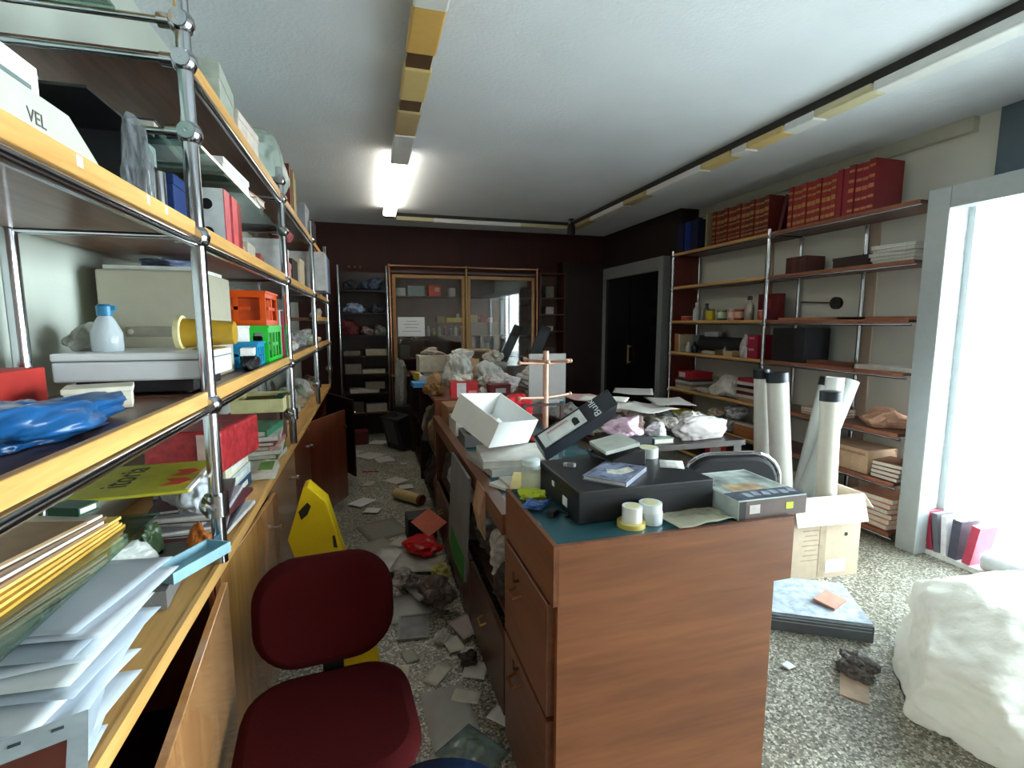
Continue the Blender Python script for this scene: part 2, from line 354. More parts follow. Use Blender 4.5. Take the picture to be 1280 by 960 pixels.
# ---------------------------------------------------------------- chrome tube shelving along the left wall
XF, XB = -.42, -.82
YS = [.08, 1.51, 2.95, 4.38, 5.8]
ls = thing('tube_shelving', 'tall chrome tube shelving with yellow-edged boards along the left wall', 'shelving', (XF, 1.51, 0))
def lo(x, y, z): return (x - XF, y - 1.51, z)
for i, y in enumerate(YS):
    obj('post', MB().tube(lo(XF, y, .834), lo(XF, y, 2.62 if i == 1 else 2.3), .0185, n=18), CHROME, ls, smooth='auto')
    obj('post', MB().tube(lo(XB, y, .832), lo(XB, y, 2.3), .0185, n=14), CHROME, ls, smooth='auto')
    for z in (1.72, 2.145, 1.28) + ((1.975, 2.235) if i in (1, 2) else ()):
        obj('cross_rod', MB().tube(lo(XB, y, z), lo(XF, y, z), .009, n=10), CHROME, ls, smooth='auto')
        c = obj('clamp', MB().ball(lo(XF, y, z), .031, n=16).tube(lo(XF - .05, y, z), lo(XF + .0, y, z), .017, n=12).tube(lo(XF, y - .03, z), lo(XF, y + .03, z), .02), CHROME, ls, smooth='auto')
    c = obj('clamp', MB().tube(lo(XF, y, .97), lo(XF, y, 1.03), .03, n=16).ball(lo(XF - .01, y, 1.0), .034, n=16), CHROME, ls, smooth='auto')
def lshelf(y0, y1, z, edge=True, x0=XB, x1=XF):
    sh = obj('shelf', MB().span(lo(x0, y0 + .022, z - .022), lo(x1 - (.016 if edge else 0), y1 - .022, z)), BOARD, ls)
    if edge:
        obj('wood_edge', MB().span(lo(x1 - .016, y0 + .02, z - .024), lo(x1 + .004, y1 - .02, z + .012)), EDGE, sh, bev=.003)
        obj('front_rail', MB().tube(lo(x1 - .004, y0, z - .04), lo(x1 - .004, y1, z - .04), .0125, n=12), CHROME, sh, smooth='auto')
def lglass(y0, y1, z, x0, x1):
    obj('glass_shelf', MB().span(lo(x0, y0 + .02, z - .008), lo(x1, y1 - .02, z)), GSHELF, ls)
for a, b in zip(YS, YS[1:]):
    lshelf(a, b, 1.745); lshelf(a, b, 1.305)
    if a > 1: lshelf(a, b, 2.17)
for y in (.95, 1.20, 1.295): obj('price_sticker', MB().box(lo(XF + .0045, y, 1.744), (.001, .018 if y < 1 else .012, .017)), pm(226, 224, 220), ls)
lglass(.08, 1.51, 2.24, XB, -.55); lglass(1.51, 2.95, 1.99, XB + .02, -.43)
lglass(.08, 1.51, 1.0, XB, -.55)
lshelf(4.38, 5.8, 1.54, True)
# cabinets under the shelving, one per bay and one continuous worktop
WT = solo('worktop', MB().span((XL, .0, .80), (XF - .012, 5.8, .83)).span((XF - .012, .0, .797), (XF, 5.8, .832)), EDGE, 'yellow-edged worktop carrying the heaps along the left wall', 'worktop')
def cabinet(y0, y1, label, doors):
    t = thing('base_cabinet', label, 'cabinet', (XF, y0, 0))
    L = y1 - y0
    m = MB().span((XL - XF + .002, 0, .06), (-.03, .018, .797)).span((XL - XF + .002, L - .018, .06), (-.03, L, .797)).span((XL - XF + .002, .018, .06), (-.03, L - .018, .08)).span((XL - XF + .002, .018, .08), (XL - XF + .012, L - .018, .797)).span((XL - XF + .05, .01, 0), (-.06, L - .01, .06))
    obj('carcass', m, BURLD, t)
    obj('inner_shelf', MB().span((XL - XF + .02, .02, .42), (-.06, L - .02, .438)), DARKW, t)
    for (hy, wd, ang, mat_) in doors:         # hinge y, width (+ = away), swing
        p = bpy.data.objects.new('door', None)
        m = MB().span((-.009, 0, .065), (.009, wd, .792)); dm = obj('door', m, mat_, t, bev=.002)
        bpy.data.objects.remove(p); dm.location = (-.018, hy, 0); dm.rotation_euler = (0, 0, ang)
        k = obj('knob', MB().lathe([(.006, 0), (.006, .012), (.012, .016), (.013, .026), (.006, .032)], M=Matrix.Translation((.009, wd * .92, .66)) @ Matrix.Rotation(R(90), 4, 'Y')), CHROME, dm, smooth='auto')
    return t
t = cabinet(.05, 1.50, 'burl-fronted base cabinet with its wide door swung open beside the white papers', [])
dm = obj('door', MB().span((-.009, -1.39, .065), (.009, 0, .785)), BURL, t, bev=.002); dm.location = (.012, 1.43, 0); dm.rotation_euler = (0, 0, R(5.5))
cabinet(1.52, 2.94, 'glossy burl-fronted base cabinet behind the maroon office chair', [(.012, .695, R(-3), BURL), (.715, .695, R(-1), BURL)])
cabinet(2.96, 4.36, 'brown base cabinet with one door ajar past the yellow case', [(.012, .68, R(-1), BURLD), (.80, .55, R(-24), BURLD)])
cabinet(4.39, 5.78, 'dark base cabinet at the far end with a door swung wide open', [(1.0, -.66, R(25), DARKW)])
# ---------------------------------------------------------------- right-hand shelving
rs = thing('tube_shelving', 'brown chrome-post wall shelving holding the red books on the right wall', 'shelving', (3.36, 3.67, 0))
def ro(x, y, z): return (x - 3.36, y - 3.67, z)
RY = (2.42, 3.67, 5.1)
for y in RY:
    if y > 3: obj('post', MB().tube(ro(3.36, y, 0), ro(3.36, y, 2.3), .0165, n=16), CHROME, rs, smooth='auto')
    obj('post', MB().tube(ro(3.71, y, 0), ro(3.71, y, 2.24), .0165, n=12), CHROME, rs, smooth='auto')
obj('post', MB().tube(ro(3.71, 3.06, 0), ro(3.71, 3.06, 2.24), .0165, n=12), CHROME, rs, smooth='auto')
RZ = (2.27, 1.90, 1.52, 1.17, .76, .42, .07)
for z in RZ:
    for a, b in zip(RY, RY[1:]):
        sh = obj('shelf', MB().span(ro(3.372, a + .02, z - .02), ro(3.735, b - .02, z)), BOARDR, rs)
        obj('wood_edge', MB().span(ro(3.362, a + .02, z - .022), ro(3.372, b - .02, z + .002)), EDGE if b > 4 else pm(150, 92, 66), sh)
        obj('front_rail', MB().tube(ro(3.364, a, z - .034), ro(3.364, b, z - .034), .009, n=10), CHROME, sh, smooth='auto')
    for y in RY[1:]:
        obj('clamp', MB().ball(ro(3.36, y, z - .034), .024, n=12).tube(ro(3.33, y, z - .034), ro(3.4, y, z - .034), .012), CHROME, rs, smooth='auto')
obj('end_panel', MB().span(ro(3.38, 5.115, 0), ro(3.74, 5.133, 2.24)), pm(104, 40, 30, rough=.4), rs)

# ---------------------------------------------------------------- front counter (nearest)
def counter_front():
    t = thing('counter', 'wood veneer counter with glass-topped deck, nearest to the viewer', 'counter', (.44, 1.12, 0))
    W, D, Z = .735, .46, .93
    # lower body is narrower than the top box on the outer side
    obj('end_panel', MB().span((0, 0, 0), (W - .06, .02, Z - .18)), OAK, t)
    obj('end_panel', MB().span((0, 0, Z - .18), (W, .02, Z)), OAK, t)
    obj('carcass', MB().span((.02, .02, .0), (W - .06, D, Z - .18)).span((.02, .02, Z - .18), (W, D, Z - .008)), pm(92, 52, 32), t)
    obj('wood_rim', MB().span((0, 0, Z), (W, .012, Z + .012)).span((-.012, 0, Z - .15), (0.001, D, Z + .012)), OAKY, t)
    obj('glass_deck', MB().span((.001, .013, Z), (W, D, Z + .008)), pm(44, 84, 92, rough=.06, var=.1, scale=6), t)
    for z0, z1 in ((.45, Z - .16), (.04, .435)):
        dr = obj('drawer', MB().span((-.018, .03, z0), (.019, D - .005, z1)), OAKY, t, bev=.003)
        zc = z1 - .1 if z0 > .4 else z1 - .06; yc = D * .62
        obj('handle', MB().path([(-.018, yc - .03, zc), (-.045, yc - .025, zc - .008), (-.048, yc + .025, zc - .008), (-.018, yc + .03, zc)], .005), pm(120, 70, 40, rough=.3, metal=.6), dr, smooth='auto')
        obj('key', MB().tube((-.018, yc, zc + .035), (-.034, yc, zc + .035), .005).box((-.036, yc, zc + .05), (.003, .012, .03)), pm(70, 44, 30, metal=.7, rough=.4), dr)
    return t
counter_front()
# counter B : open-fronted run behind it
def counter_mid():
    t = thing('counter', 'open-fronted wooden counter stuffed with papers, behind the nearest counter', 'counter', (.45, 1.6, 0))
    L, W, Z = 1.92, .62, .84
    obj('carcass', MB().span((W - .02, 0, 0), (W, L, Z - .02)).span((.0, 0, 0), (W - .02, .02, Z - .02)).span((.0, L - .02, 0), (W - .02, L, Z - .02)).span((.02, .02, .38), (W - .02, L - .02, .4)), pm(86, 50, 34), t)
    obj('glass_deck', MB().span((.02, 0, Z - .02), (W, L, Z)), pm(60, 92, 100, rough=.08, scale=5), t)
    obj('wood_rim', MB().span((-.03, 0, Z - .07), (.02, L, Z + .004)), OAKY, t)
    for y0, y1 in ((.02, .64), (.65, 1.27), (1.28, 1.9)):
        dr = obj('drawer', MB().span((-.02, y0, .05), (0, y1, .37)), wood('dark_drawer', (66, 36, 24), (92, 52, 34), 'y', .8, .35, .1), t, bev=.003)
        obj('handle', MB().path([(-.02, (y0 + y1) / 2 - .03, .26), (-.045, (y0 + y1) / 2 - .025, .25), (-.045, (y0 + y1) / 2 + .025, .25), (-.02, (y0 + y1) / 2 + .03, .26)], .0045), GOLDROD, dr, smooth='auto')
    return t
counter_mid()
def counter_far():
    t = thing('counter', 'tall brown counter under the heap of bags and boxes, furthest back', 'counter', (.44, 3.55, 0))
    L, W, Z = 2.3, 1.0, .95
    BR = wood('red_brown_panel', (92, 42, 22), (124, 62, 36), 'z', .5, .4)
    obj('end_panel', MB().span((0, 0, 0), (W, .02, Z)), BR, t)
    obj('carcass', MB().span((W - .02, .02, 0), (W, L, Z - .025)).span((0, L - .02, 0), (W - .02, L, Z - .025)).span((.02, .02, .06), (W - .02, L - .02, .08)).span((.03, .02, .46), (W - .02, L - .02, .48)).span((0, 1.2, 0), (W - .02, 1.22, Z - .025)), DARKW, t)
    obj('top', MB().span((0, .02, Z - .025), (W, L, Z)), BR, t)
    return t
counter_far()
t = thing('display_table', 'dark table buried under loose papers between counter and wall shelving', 'table', (1.59, 2.76, 0))
obj('tabletop', MB().box((0, 0, .835), (.84, .96, .03)), DARKW, t)
for sx in (-1, 1):
    for sy in (-1, 1): obj('leg', MB().box((sx * .38, sy * .44, .41), (.05, .05, .82)), DARKW, t)

# ---------------------------------------------------------------- chairs
def rrect(w, h, r, n=8, e=2.0):
    P = []
    for cx, cy, a0 in ((w / 2 - r, h / 2 - r, 0), (-w / 2 + r, h / 2 - r, 90), (-w / 2 + r, -h / 2 + r, 180), (w / 2 - r, -h / 2 + r, 270)):
        for i in range(n + 1):
            a = R(a0 + 90 * i / n); P.append((cx + r * math.cos(a), cy + r * math.sin(a)))
    return P
MAROON = pm(60, 7, 9, rough=.92, var=.12, scale=180, bump=.2)
MAROON.node_tree.nodes['Principled BSDF'].inputs['Specular IOR Level'].default_value = .12
t = thing('office_chair', 'maroon upholstered office chair with low rounded back in the aisle', 'chair', (-.13, 1.26, 0), R(5))
obj('seat', MB().prism([(x, y) for x, y in rrect(.44, .42, .13)], .42, .49), MAROON, t, smooth='auto', bev=.03)
M = Matrix.Translation((0, .245, .655)) @ Matrix.Rotation(R(82), 4, 'X')
obj('backrest', MB().prism(rrect(.395, .32, .125), -.03, .035, M), MAROON, t, smooth='auto', bev=.026)
obj('back_support', MB().box((0.015, .235, .5), (.06, .02, .26)).box((.015, .14, .405), (.06, .21, .02)), BLACK, t, bev=.004)
obj('gas_column', MB().tube((0, 0, .1), (0, 0, .42), .025), BLACK, t, smooth='auto')
for k in range(5):
    a = R(72 * k + 20); lg = obj('leg', MB().tube((0, 0, .11), (.205 * math.cos(a), .205 * math.sin(a), .075), .022, .014), BLACK, t, smooth='auto')
    obj('caster', MB().tube((.205 * math.cos(a) - .012, .205 * math.sin(a), .028), (.205 * math.cos(a) + .012, .205 * math.sin(a), .028), .028, n=16).tube((.205 * math.cos(a), .205 * math.sin(a), .05), (.205 * math.cos(a), .205 * math.sin(a), .085), .007), BLACK, lg)
NAVY = pm(20, 34, 58, rough=.25)
t = thing('stool', 'round navy blue vinyl stool just in view at the bottom edge', 'stool', (.095, .835, 0))
obj('seat', MB().lathe([(.13, .49), (.165, .495), (.178, .52), (.165, .55), (.1, .566), (.0, .569)], 40), NAVY, t, smooth=True)
obj('column', MB().tube((0, 0, .1), (0, 0, .49), .022), CHROME, t, smooth='auto')
obj('base', MB().lathe([(.19, 0), (.19, .015), (.05, .05), (.025, .1)], 32), CHROME, t, smooth='auto')
t = thing('office_chair', 'black chair with chrome-edged rounded back behind the black box', 'chair', (1.40, 1.83, 0), R(170))
obj('seat', MB().prism(rrect(.42, .40, .08), .42, .48), BLACK, t, bev=.02)
M = Matrix.Translation((0, .2, .79)) @ Matrix.Rotation(R(84), 4, 'X')
obj('backrest', MB().prism(rrect(.40, .38, .12), -.02, .02, M), pm(26, 27, 32, rough=.7), t, bev=.015)
pts = [(M @ Vector((x, y, 0))) for x, y in rrect(.425, .40, .13, 6)]
obj('chrome_edge', MB().path(pts + pts[:1], .009), CHROME, t, smooth='auto')
obj('back_support', MB().tube((-.16, .19, .46), (-.16, .2, .66), .011).tube((.16, .19, .46), (.16, .2, .66), .011), CHROME, t)
for sx in (-1, 1):
    for sy in (-1, 1): obj('leg', MB().tube((sx * .17, sy * .16, .42), (sx * .2, sy * .19, 0), .012), CHROME, t)

# ---------------------------------------------------------------- back wall furniture
t = thing('display_cabinet', 'two-door glass display cabinet in a copper tube frame on the back wall', 'cabinet', (1.28, 6.75, 0))
W2 = 1.0
m = MB().span((-W2, .33, .78), (W2, .345, 2.16)).span((-W2, 0.012, .76), (W2, .345, .785)).span((-W2, .012, 2.14), (W2, .345, 2.17)).span((-W2, .012, .785), (-W2 + .02, .33, 2.14)).span((W2 - .02, .012, .785), (W2, .33, 2.14)).span((-.012, .03, .785), (.012, .33, 2.14))
obj('carcass', m, wood('cabinet_brown', (58, 26, 16), (84, 40, 24), 'z', .6, .35, .1), t)
obj('base_cupboard', MB().span((-W2, .02, 0), (W2, .345, .76)), DARKW, t)
for z in (1.02, 1.32, 1.5, 1.85):
    obj('shelf', MB().span((-W2 + .02, .05, z - .012), (-.012, .33, z)), BOARDR, t); obj('shelf', MB().span((.012, .05, z - .012), (W2 - .02, .33, z)), BOARDR, t)
for x0, x1 in ((-W2 + .03, -.015), (.015, W2 - .03)):
    fr = obj('door', MB().span((x0, -.008, .82), (x0 + .045, .011, 2.12)).span((x1 - .045, -.008, .82), (x1, .011, 2.12)).span((x0 + .045, -.008, .82), (x1 - .045, .011, .865)).span((x0 + .045, -.008, 2.075), (x1 - .045, .011, 2.12)), pm(150, 108, 62, rough=.35, metal=.3), t, bev=.003)
    obj('glass_pane', MB().span((x0 + .045, 0, .865), (x1 - .045, .004, 2.075)), CABG, fr)
for x in (-1.0, 0, 1.0): obj('frame_post', MB().tube((x, -.03, 0), (x, -.03, 2.24), .017), COPPER if x else GOLDROD, t, smooth='auto')
for z in (2.225, .80): obj('frame_rod', MB().tube((-1, -.03, z), (1, -.03, z), .014), COPPER, t, smooth='auto')
for x in (-1.0, 0, 1.0):
    for z in (2.225, .8): obj('clamp', MB().ball((x, -.03, z), .026, n=12), COPPER, t, smooth='auto')
sg = thing('paper_notice', 'white paper notice taped inside the left cabinet door', 'notice', (.545, 6.738, 1.445))
obj('paper', MB().box((0, 0, 0), (.345, .002, .25)), WHITEP, sg)
m = MB()
for z, w_ in ((.07, .14), (.03, .20), (-.01, .16), (-.06, .24)): m.box((0, -.0014, z), (w_, .0008, .008))
obj('print_line', m, pm(150, 150, 150), sg)
t = thing('shelf_unit', 'narrow dark shelf unit beside the glass cabinet', 'shelving', (2.53, 6.76, 0))
obj('carcass', MB().span((-.2, 0, 0), (-.18, .3, 2.2)).span((.17, 0, 0), (.19, .3, 2.2)).span((-.18, .28, 0), (.17, .3, 2.2)), MC[('wood', 'cabinet_brown')], t)
for z in (.3, .65, 1.0, 1.38, 1.62, 1.85, 2.19): obj('shelf', MB().span((-.18, .01, z - .015), (.17, .28, z)), BOARDR, t)
bl = thing('shelf_unit', 'dark open shelving crammed with bags and papers, back-wall corner beside the aisle', 'shelving', (-.04, 6.6, 0))
obj('carcass', MB().span((-.31, .33, 0), (.29, .345, 2.15)).span((-.31, 0, 0), (-.29, .33, 1.34)).span((.27, 0, 0), (.29, .33, 1.34)), DARKW, bl)
for z in (.35, .6, .85, 1.08, 1.34, 1.62, 1.9): obj('shelf', MB().span((-.29, .005, z - .016), (.27, .33, z)), DARKW if z > .4 else BOARDR, bl)
for x in (-.3, .28): obj('post', MB().tube((x, -.015, 0), (x, -.015, 2.2), .013), CHROME, bl, smooth='auto')
# ================================================================ LEFT SHELVING, board at z 1.745, near bay
A, B, T = 1.746, 1.306, 2.171
def lean(ax, deg): return {'x': (R(deg), 0, 0), 'y': (0, R(deg), 0)}[ax]
t = thing('folder_box', 'pale grey flat folder box with dark lettering at the shelf edge', 'box', (-.47, 0, A + .0125))
M = Matrix(((0, 0, 1, 0), (1, 0, 0, 0), (0, 1, 0, 0), (0, 0, 0, 1)))
obj('body', MB().prism([(.42, 0), (1.04, 0), (.955, .052), (.42, .052)], -.10, .045, M), pm(190, 188, 178, var=.05), t, bev=.002)
text('lettering', 'VEL', .026, pm(84, 88, 84), t, (.0455, .87, .016), (R(90), 0, R(90)))
t = carton('box', 'white flip box lying on the pale grey folder box', 'box', (.19, .46, .038), (234, 234, 228), (-.525, .665, A + .0655), 0)
obj('dark_seam', MB().box((.0955, 0, .005), (.001, .42, .006)), pm(110, 124, 122), t)
t = thing('storage_box', 'black open-fronted box behind the pale grey folder box', 'box', (-.64, 1.32, A + .001), R(0))
obj('shell', MB().span((-.15, -.10, 0), (.13, .15, .006)).span((-.15, -.10, .204), (.13, .15, .21)).span((-.15, .142, .006), (.13, .15, .204)).span((-.15, -.10, .006), (-.142, .142, .204)), BLACK, t)
obj('cable', MB().path([(-.1, -.06, .01), (-.05, 0, .02), (.02, -.04, .012), (.07, -.06, .012)], .006), BLACK, t)
lump('plastic_bag', 'crumpled grey see-through bag beside the black box', 'bag', (.065, .09, .20), film('grey_film', (130, 134, 140), .6), (-.472, 1.33, A), 0, 3, .3, 2.6)
t = carton('box', 'brown wooden box with a chrome tube before it, behind the second post', 'box', (.17, .05, .17), (92, 48, 34), (-.62, 1.58, A), 0)
solo('tube', MB().lathe([(.016, 0), (.016, .11), (.013, .112)], 20), CHROME, 'short chrome tube standing before the brown wooden box', 'tube', (-.472, 1.43, A), smooth='auto')
carton('box', 'grey-green carton lying on top of the brown wooden box', 'box', (.2, .10, .05), (132, 152, 142), (-.64, 1.59, A + .172))
# second bay
carton('box', 'royal blue archive box just past the second post', 'box', (.25, .2, .17), (24, 52, 108), (-.64, 1.77, A), 0, .03)
def binder(label, x0, y, z, wd, t_, h, col, holes=True, spine=None, group=None):
    b = thing('ring_binder', label, 'binder', (x0, y, z), 0, group)
    obj('cover', MB().span((0, -t_ / 2, 0), (wd, -t_ / 2 + .003, h)).span((0, t_ / 2 - .003, 0), (wd, t_ / 2, h)), pm(col, rough=.5), b)
    obj('page_block', MB().span((.01, -t_ / 2 + .0034, .012), (wd - .004, t_ / 2 - .0034, h - .02)), PAGE, b)
    obj('spine', MB().span((wd, -t_ / 2, 0), (wd + .003, t_ / 2, h)), pm(spine or col, rough=.45), b)
    if holes:
        for zz in (.28, .74): obj('grip_hole', MB().tube((wd * .82, -t_ / 2 - .001, h * zz), (wd * .82, -t_ / 2 + .001, h * zz), .018, n=20), BLACK, b)
    return b
binder('white ring binder with two black round grip holes, spine pink-red', -.74, 1.98, A, .285, .07, .20, (222, 224, 222), True, (206, 98, 104))
binder('pale red ring binder pressed against the white one with grip holes', -.74, 2.06, A, .29, .07, .195, (206, 98, 104), False, (214, 92, 96))
binder('dark red ring binder third from the second post', -.74, 2.14, A, .285, .07, .195, (140, 44, 44), False)
for i, (y, h, c, l) in enumerate([(2.28, .07, (206, 150, 120), 'flat peach carton behind the ring binders'), (2.52, .1, (188, 176, 160), 'beige carton before the third post'), (2.75, .08, (150, 70, 60), 'brick red flat box before the third post')]):
    carton('box', l, 'box', (.26, .2, h), c, (-.62, y, A), R(3 * i), 0 if i else .02)
# on the glass shelf z 1.99 in bay 2
G = 1.991
carton('box', 'white box with pink edge on the glass shelf', 'box', (.2, .32, .062), (236, 234, 230), (-.545, 2.12, G), R(-2), .02, [('f', 0, .5, .9, .3, (220, 170, 160))])
book('navy blue folder lying on the glass shelf by the second post', .26, .30, .035, (28, 34, 70), (-.66, 1.72, G), R(5), 'folder', 'folder')
book('grey ring folder on the glass shelf past the white box', .22, .28, .05, (150, 150, 146), (-.57, 2.6, G), R(4), 'folder', 'folder')
book('salmon folder lying over the grey ring folder', .2, .26, .03, (214, 150, 130), (-.57, 2.6, G + .051), R(-6), 'folder', 'folder')
# on the top boards
carton('box', 'grey-green flip-top box on the highest board, nearest of those above the post', 'box', (.2, .26, .17), (172, 178, 166), (-.55, 2.06, T + .001), R(4), .05)
carton('box', 'cream box behind the grey-green one on the highest board', 'box', (.2, .3, .16), (226, 214, 204), (-.56, 2.46, T + .001), R(-3), .03)
lump('plastic_bag', 'big see-through plastic bag of papers on the highest board', 'bag', (.30, .55, .43), film('bag_film', (206, 222, 212), .72), (-.57, 3.27, T + .001), 0, 5, .22, 2.4)
upright('tall dark red album standing on the highest board', .06, .27, .36, (122, 36, 34), (-.735, 3.72, T), name='album', cat='album', bands=((150, 90, 60), ((.3, .2), (.6, .1))))
upright('tall tan album leaning by the dark red one on the highest board', .07, .28, .35, (184, 150, 96), (-.735, 3.83, T), name='album', cat='album')
upright('yellow cream album end of the row on the highest board', .08, .27, .34, (216, 200, 140), (-.735, 3.95, T), name='album', cat='album')
carton('box', 'grey box far along the highest board', 'box', (.22, .3, .3), (142, 146, 158), (-.58, 4.7, T + .001), 0, .04)
carton('box', 'dark box at the far end of the highest board', 'box', (.22, .3, .28), (36, 32, 34), (-.58, 5.3, T + .001), 0, .04)
carton('wooden_plank', 'yellow-edged plank laid across the very top of the posts', 'plank', (.34, .15, .03), (204, 160, 100), (-.64, 1.42, 2.2755), 0)
# third and fourth bays, z 1.745
for i, (y, sz, c, l) in enumerate([(3.08, (.25, .16, .2), (230, 230, 228), 'white box beside the third post'), (3.30, (.25, .2, .11), (222, 156, 150), 'pink flowered box past the third post'), (3.30, (.23, .18, .08), (236, 216, 206), 'pale flowered box on top of the pink one'), (3.62, (.24, .22, .16), (60, 48, 44), 'dark brown carton in the third bay'), (3.95, (.25, .2, .2), (208, 190, 160), 'buff carton in the third bay')]):
    carton('box', l, 'box', sz, c, (-.57, y, A + (.111 if 'on top' in l else 0)), R(2 - i), .03 if i != 3 else 0, [('f', 0, .5, .5, .4, (200, 120, 120))] if i in (1, 2) else ())
lump('cloth', 'crumpled dark red cloth hanging over the board past the third post', 'cloth', (.14, .2, .09), pm(150, 74, 78, rough=.9), (-.46, 3.12, A + .201), 0, 4, .3, 2.5)
for i, (y, t_, c, l) in enumerate([(4.56, .26, (206, 204, 204), 'grey-white box file in the far bay'), (4.76, .1, (60, 140, 196), 'bright blue binder in the far bay'), (4.87, .06, (40, 90, 140), 'dark blue binder in the far bay'), (4.96, .1, (132, 62, 40), 'brown binder closing the far row')]):
    binder(l, -.61, y, A + .0125, .28, t_, .31, c, False)
lump('cloth', 'orange cloth draped over the brown binder of the far row', 'cloth', (.2, .16, .05), pm(206, 140, 70, rough=.9), (-.47, 4.95, A + .3235), 0, 5)
for i in range(3): lump('paper_wad', ['small pale wad of paper at the end of the far board', 'second pale wad by the end of the far board', 'third pale wad in the corner of the far board'][i], 'paper', (.12, .14, .1), pm(206, 190, 170), (-.50, 5.2 + .17 * i, (A, 1.54, A)[i]), 0, 8 + i, .35, 3)
# ================================================================ board z 1.305
lump('plastic_bag', 'crumpled blue plastic bag hanging at the near board edge', 'bag', (.275, .60, .085), pm(28, 84, 138, rough=.28, var=.3), (-.575, .97, B), 0, 11, .55, 2.4, 5)
carton('box', 'cream folded carton behind the blue plastic bag', 'box', (.10, .5, .062), (222, 214, 196), (-.78, .98, B), R(-2))
carton('box', 'white flap box wedged between blue bag and scanner', 'box', (.12, .10, .05), (226, 218, 200), (-.60, 1.36, B), R(20), .012)
carton('box', 'bright red box at the wall behind the blue plastic bag', 'box', (.10, .16, .09), (178, 40, 32), (-.79, 1.36, B), 0)
t = thing('scanner', 'white flatbed scanner resting on a black case, beside the second post', 'scanner', (-.605, 1.68, B + .041))
obj('base', MB().box((0, 0, .026), (.34, .30, .052)), pm(228, 230, 234, rough=.35, var=.03), t, bev=.006)
obj('lid', MB().box((-.0, 0, .064), (.342, .302, .02)), pm(234, 236, 238, rough=.35, var=.03), t, bev=.005)
obj('lid_seam', MB().box((0, 0, .053), (.336, .296, .003)), pm(120, 124, 130), t)
t = carton('player', 'flat black electronic case under the white scanner', 'electronics', (.27, .26, .032), (30, 28, 32), (-.60, 1.68, B + .008), 0)
for sx in (-.11, .11):
    for sy in (-.1, .1): obj('foot', MB().tube((sx, sy, -.008), (sx, sy, 0), .012), BLACK, t)
bt = thing('spray_bottle', 'clear bottle with blue spray cap standing on the scanner', 'bottle', (-.69, 1.63, B + .1155))
obj('body', MB().lathe([(.034, 0), (.036, .004), (.036, .05), (.022, .085), (.014, .098)]), film('bottle_plastic', (214, 224, 230), .75), bt, smooth='auto')
obj('cap', MB().lathe([(.018, .096), (.019, .122), (.013, .128)]).box((.012, 0, .118), (.03, .012, .012)), pm(40, 130, 176, rough=.35), bt, smooth='auto')
t = thing('computer_case', 'beige computer case standing behind the scanner', 'computer', (-.665, 2.05, B))
obj('shell', MB().box((0, 0, .18), (.29, .36, .36)), pm(176, 170, 150, rough=.55, var=.05), t, bev=.008)
obj('drive_slot', MB().box((.0, -.182, .165), (.15, .004, .032)), pm(150, 146, 130), t, bev=.0015); obj('button', MB().tube((-.06, -.184, .165), (-.06, -.188, .165), .008), pm(196, 190, 172), t)
lump('cloth', 'blue and white crumpled cloth on top of the beige computer case', 'cloth', (.2, .2, .038), pm(138, 150, 186, rough=.9, var=.35, scale=40), (-.63, 2.0, B + .376), R(20), 12, .35, 2.6)
carton('panel', 'thin white board lying on the beige computer case', 'board', (.26, .3, .014), (220, 222, 216), (-.665, 2.04, B + .3605), 0)
t = thing('bucket', 'mustard yellow bucket with cream rim lying on its side', 'bucket', (-.48, 1.70, B + .163), R(0))
M = Matrix.Rotation(R(-90), 4, 'Y')
obj('body', MB().lathe([(.034, -.09), (.044, .05)], 28, M), pm(176, 138, 36, rough=.4), t, smooth='auto')
obj('rim', MB().lathe([(.0445, .044), (.052, .046), (.052, .06), (.0445, .061)], 28, M), pm(224, 212, 160, rough=.4), t, smooth='auto')
carton('box', 'small mustard box under the yellow bucket', 'box', (.06, .12, .0025 + .002), (150, 120, 40), (-.46, 1.70, B + .1155), 0)
lump('cable_loop', 'grey cable coil leaning at the wall beside the beige case', 'cable', (.06, .16, .08), pm(160, 162, 150), (-.775, 1.70, B + .1155), 0, 14, .3, 2)
# baskets and crates
def crate(name, label, sz, col, loc, rz=0, bars=4, inner=None):
    x, y, z = sz; t = thing(name, label, 'crate', loc, rz); c = pm(col, rough=.35, var=.05); th = .006
    obj('base', MB().box((0, 0, th / 2), (x, y, th)), c, t)
    def wall(nx, ny, L):
        m = MB()
        def seg(u0, u1, z0, z1):
            if nx: m.box((nx * (x / 2 - th / 2), (u0 + u1) / 2, (z0 + z1) / 2), (th, u1 - u0, z1 - z0))
            else: m.box(((u0 + u1) / 2, ny * (y / 2 - th / 2), (z0 + z1) / 2), (u1 - u0, th, z1 - z0))
        seg(-L / 2, L / 2, th, z * .16); seg(-L / 2, L / 2, z * .86, z)
        for i in range(bars + 1):
            u = -L / 2 + .009 + (L - .018) * i / bars; seg(u - .009, u + .009, z * .16, z * .86)
        seg(-L * .25, L * .25, z * .48, z * .58)
        return m
    for nx, ny in ((1, 0), (-1, 0), (0, 1), (0, -1)): obj('slatted_wall', wall(nx, ny, (y if nx else x) - (0 if nx else 2 * th)), c, t)
    obj('rim', MB().span((-x / 2 - .006, -y / 2 - .006, z), (x / 2 + .006, -y / 2 + .006, z + .01)).span((-x / 2 - .006, y / 2 - .006, z), (x / 2 + .006, y / 2 + .006, z + .01)).span((-x / 2 - .006, -y / 2 + .006, z), (-x / 2 + .006, y / 2 - .006, z + .01)).span((x / 2 - .006, -y / 2 + .006, z), (x / 2 + .006, y / 2 - .006, z + .01)), c, t)
    return t
crate('crate', 'lime green slatted plastic crate under the orange crate', (.27, .36, .17), (36, 190, 50), (-.585, 2.74, B))
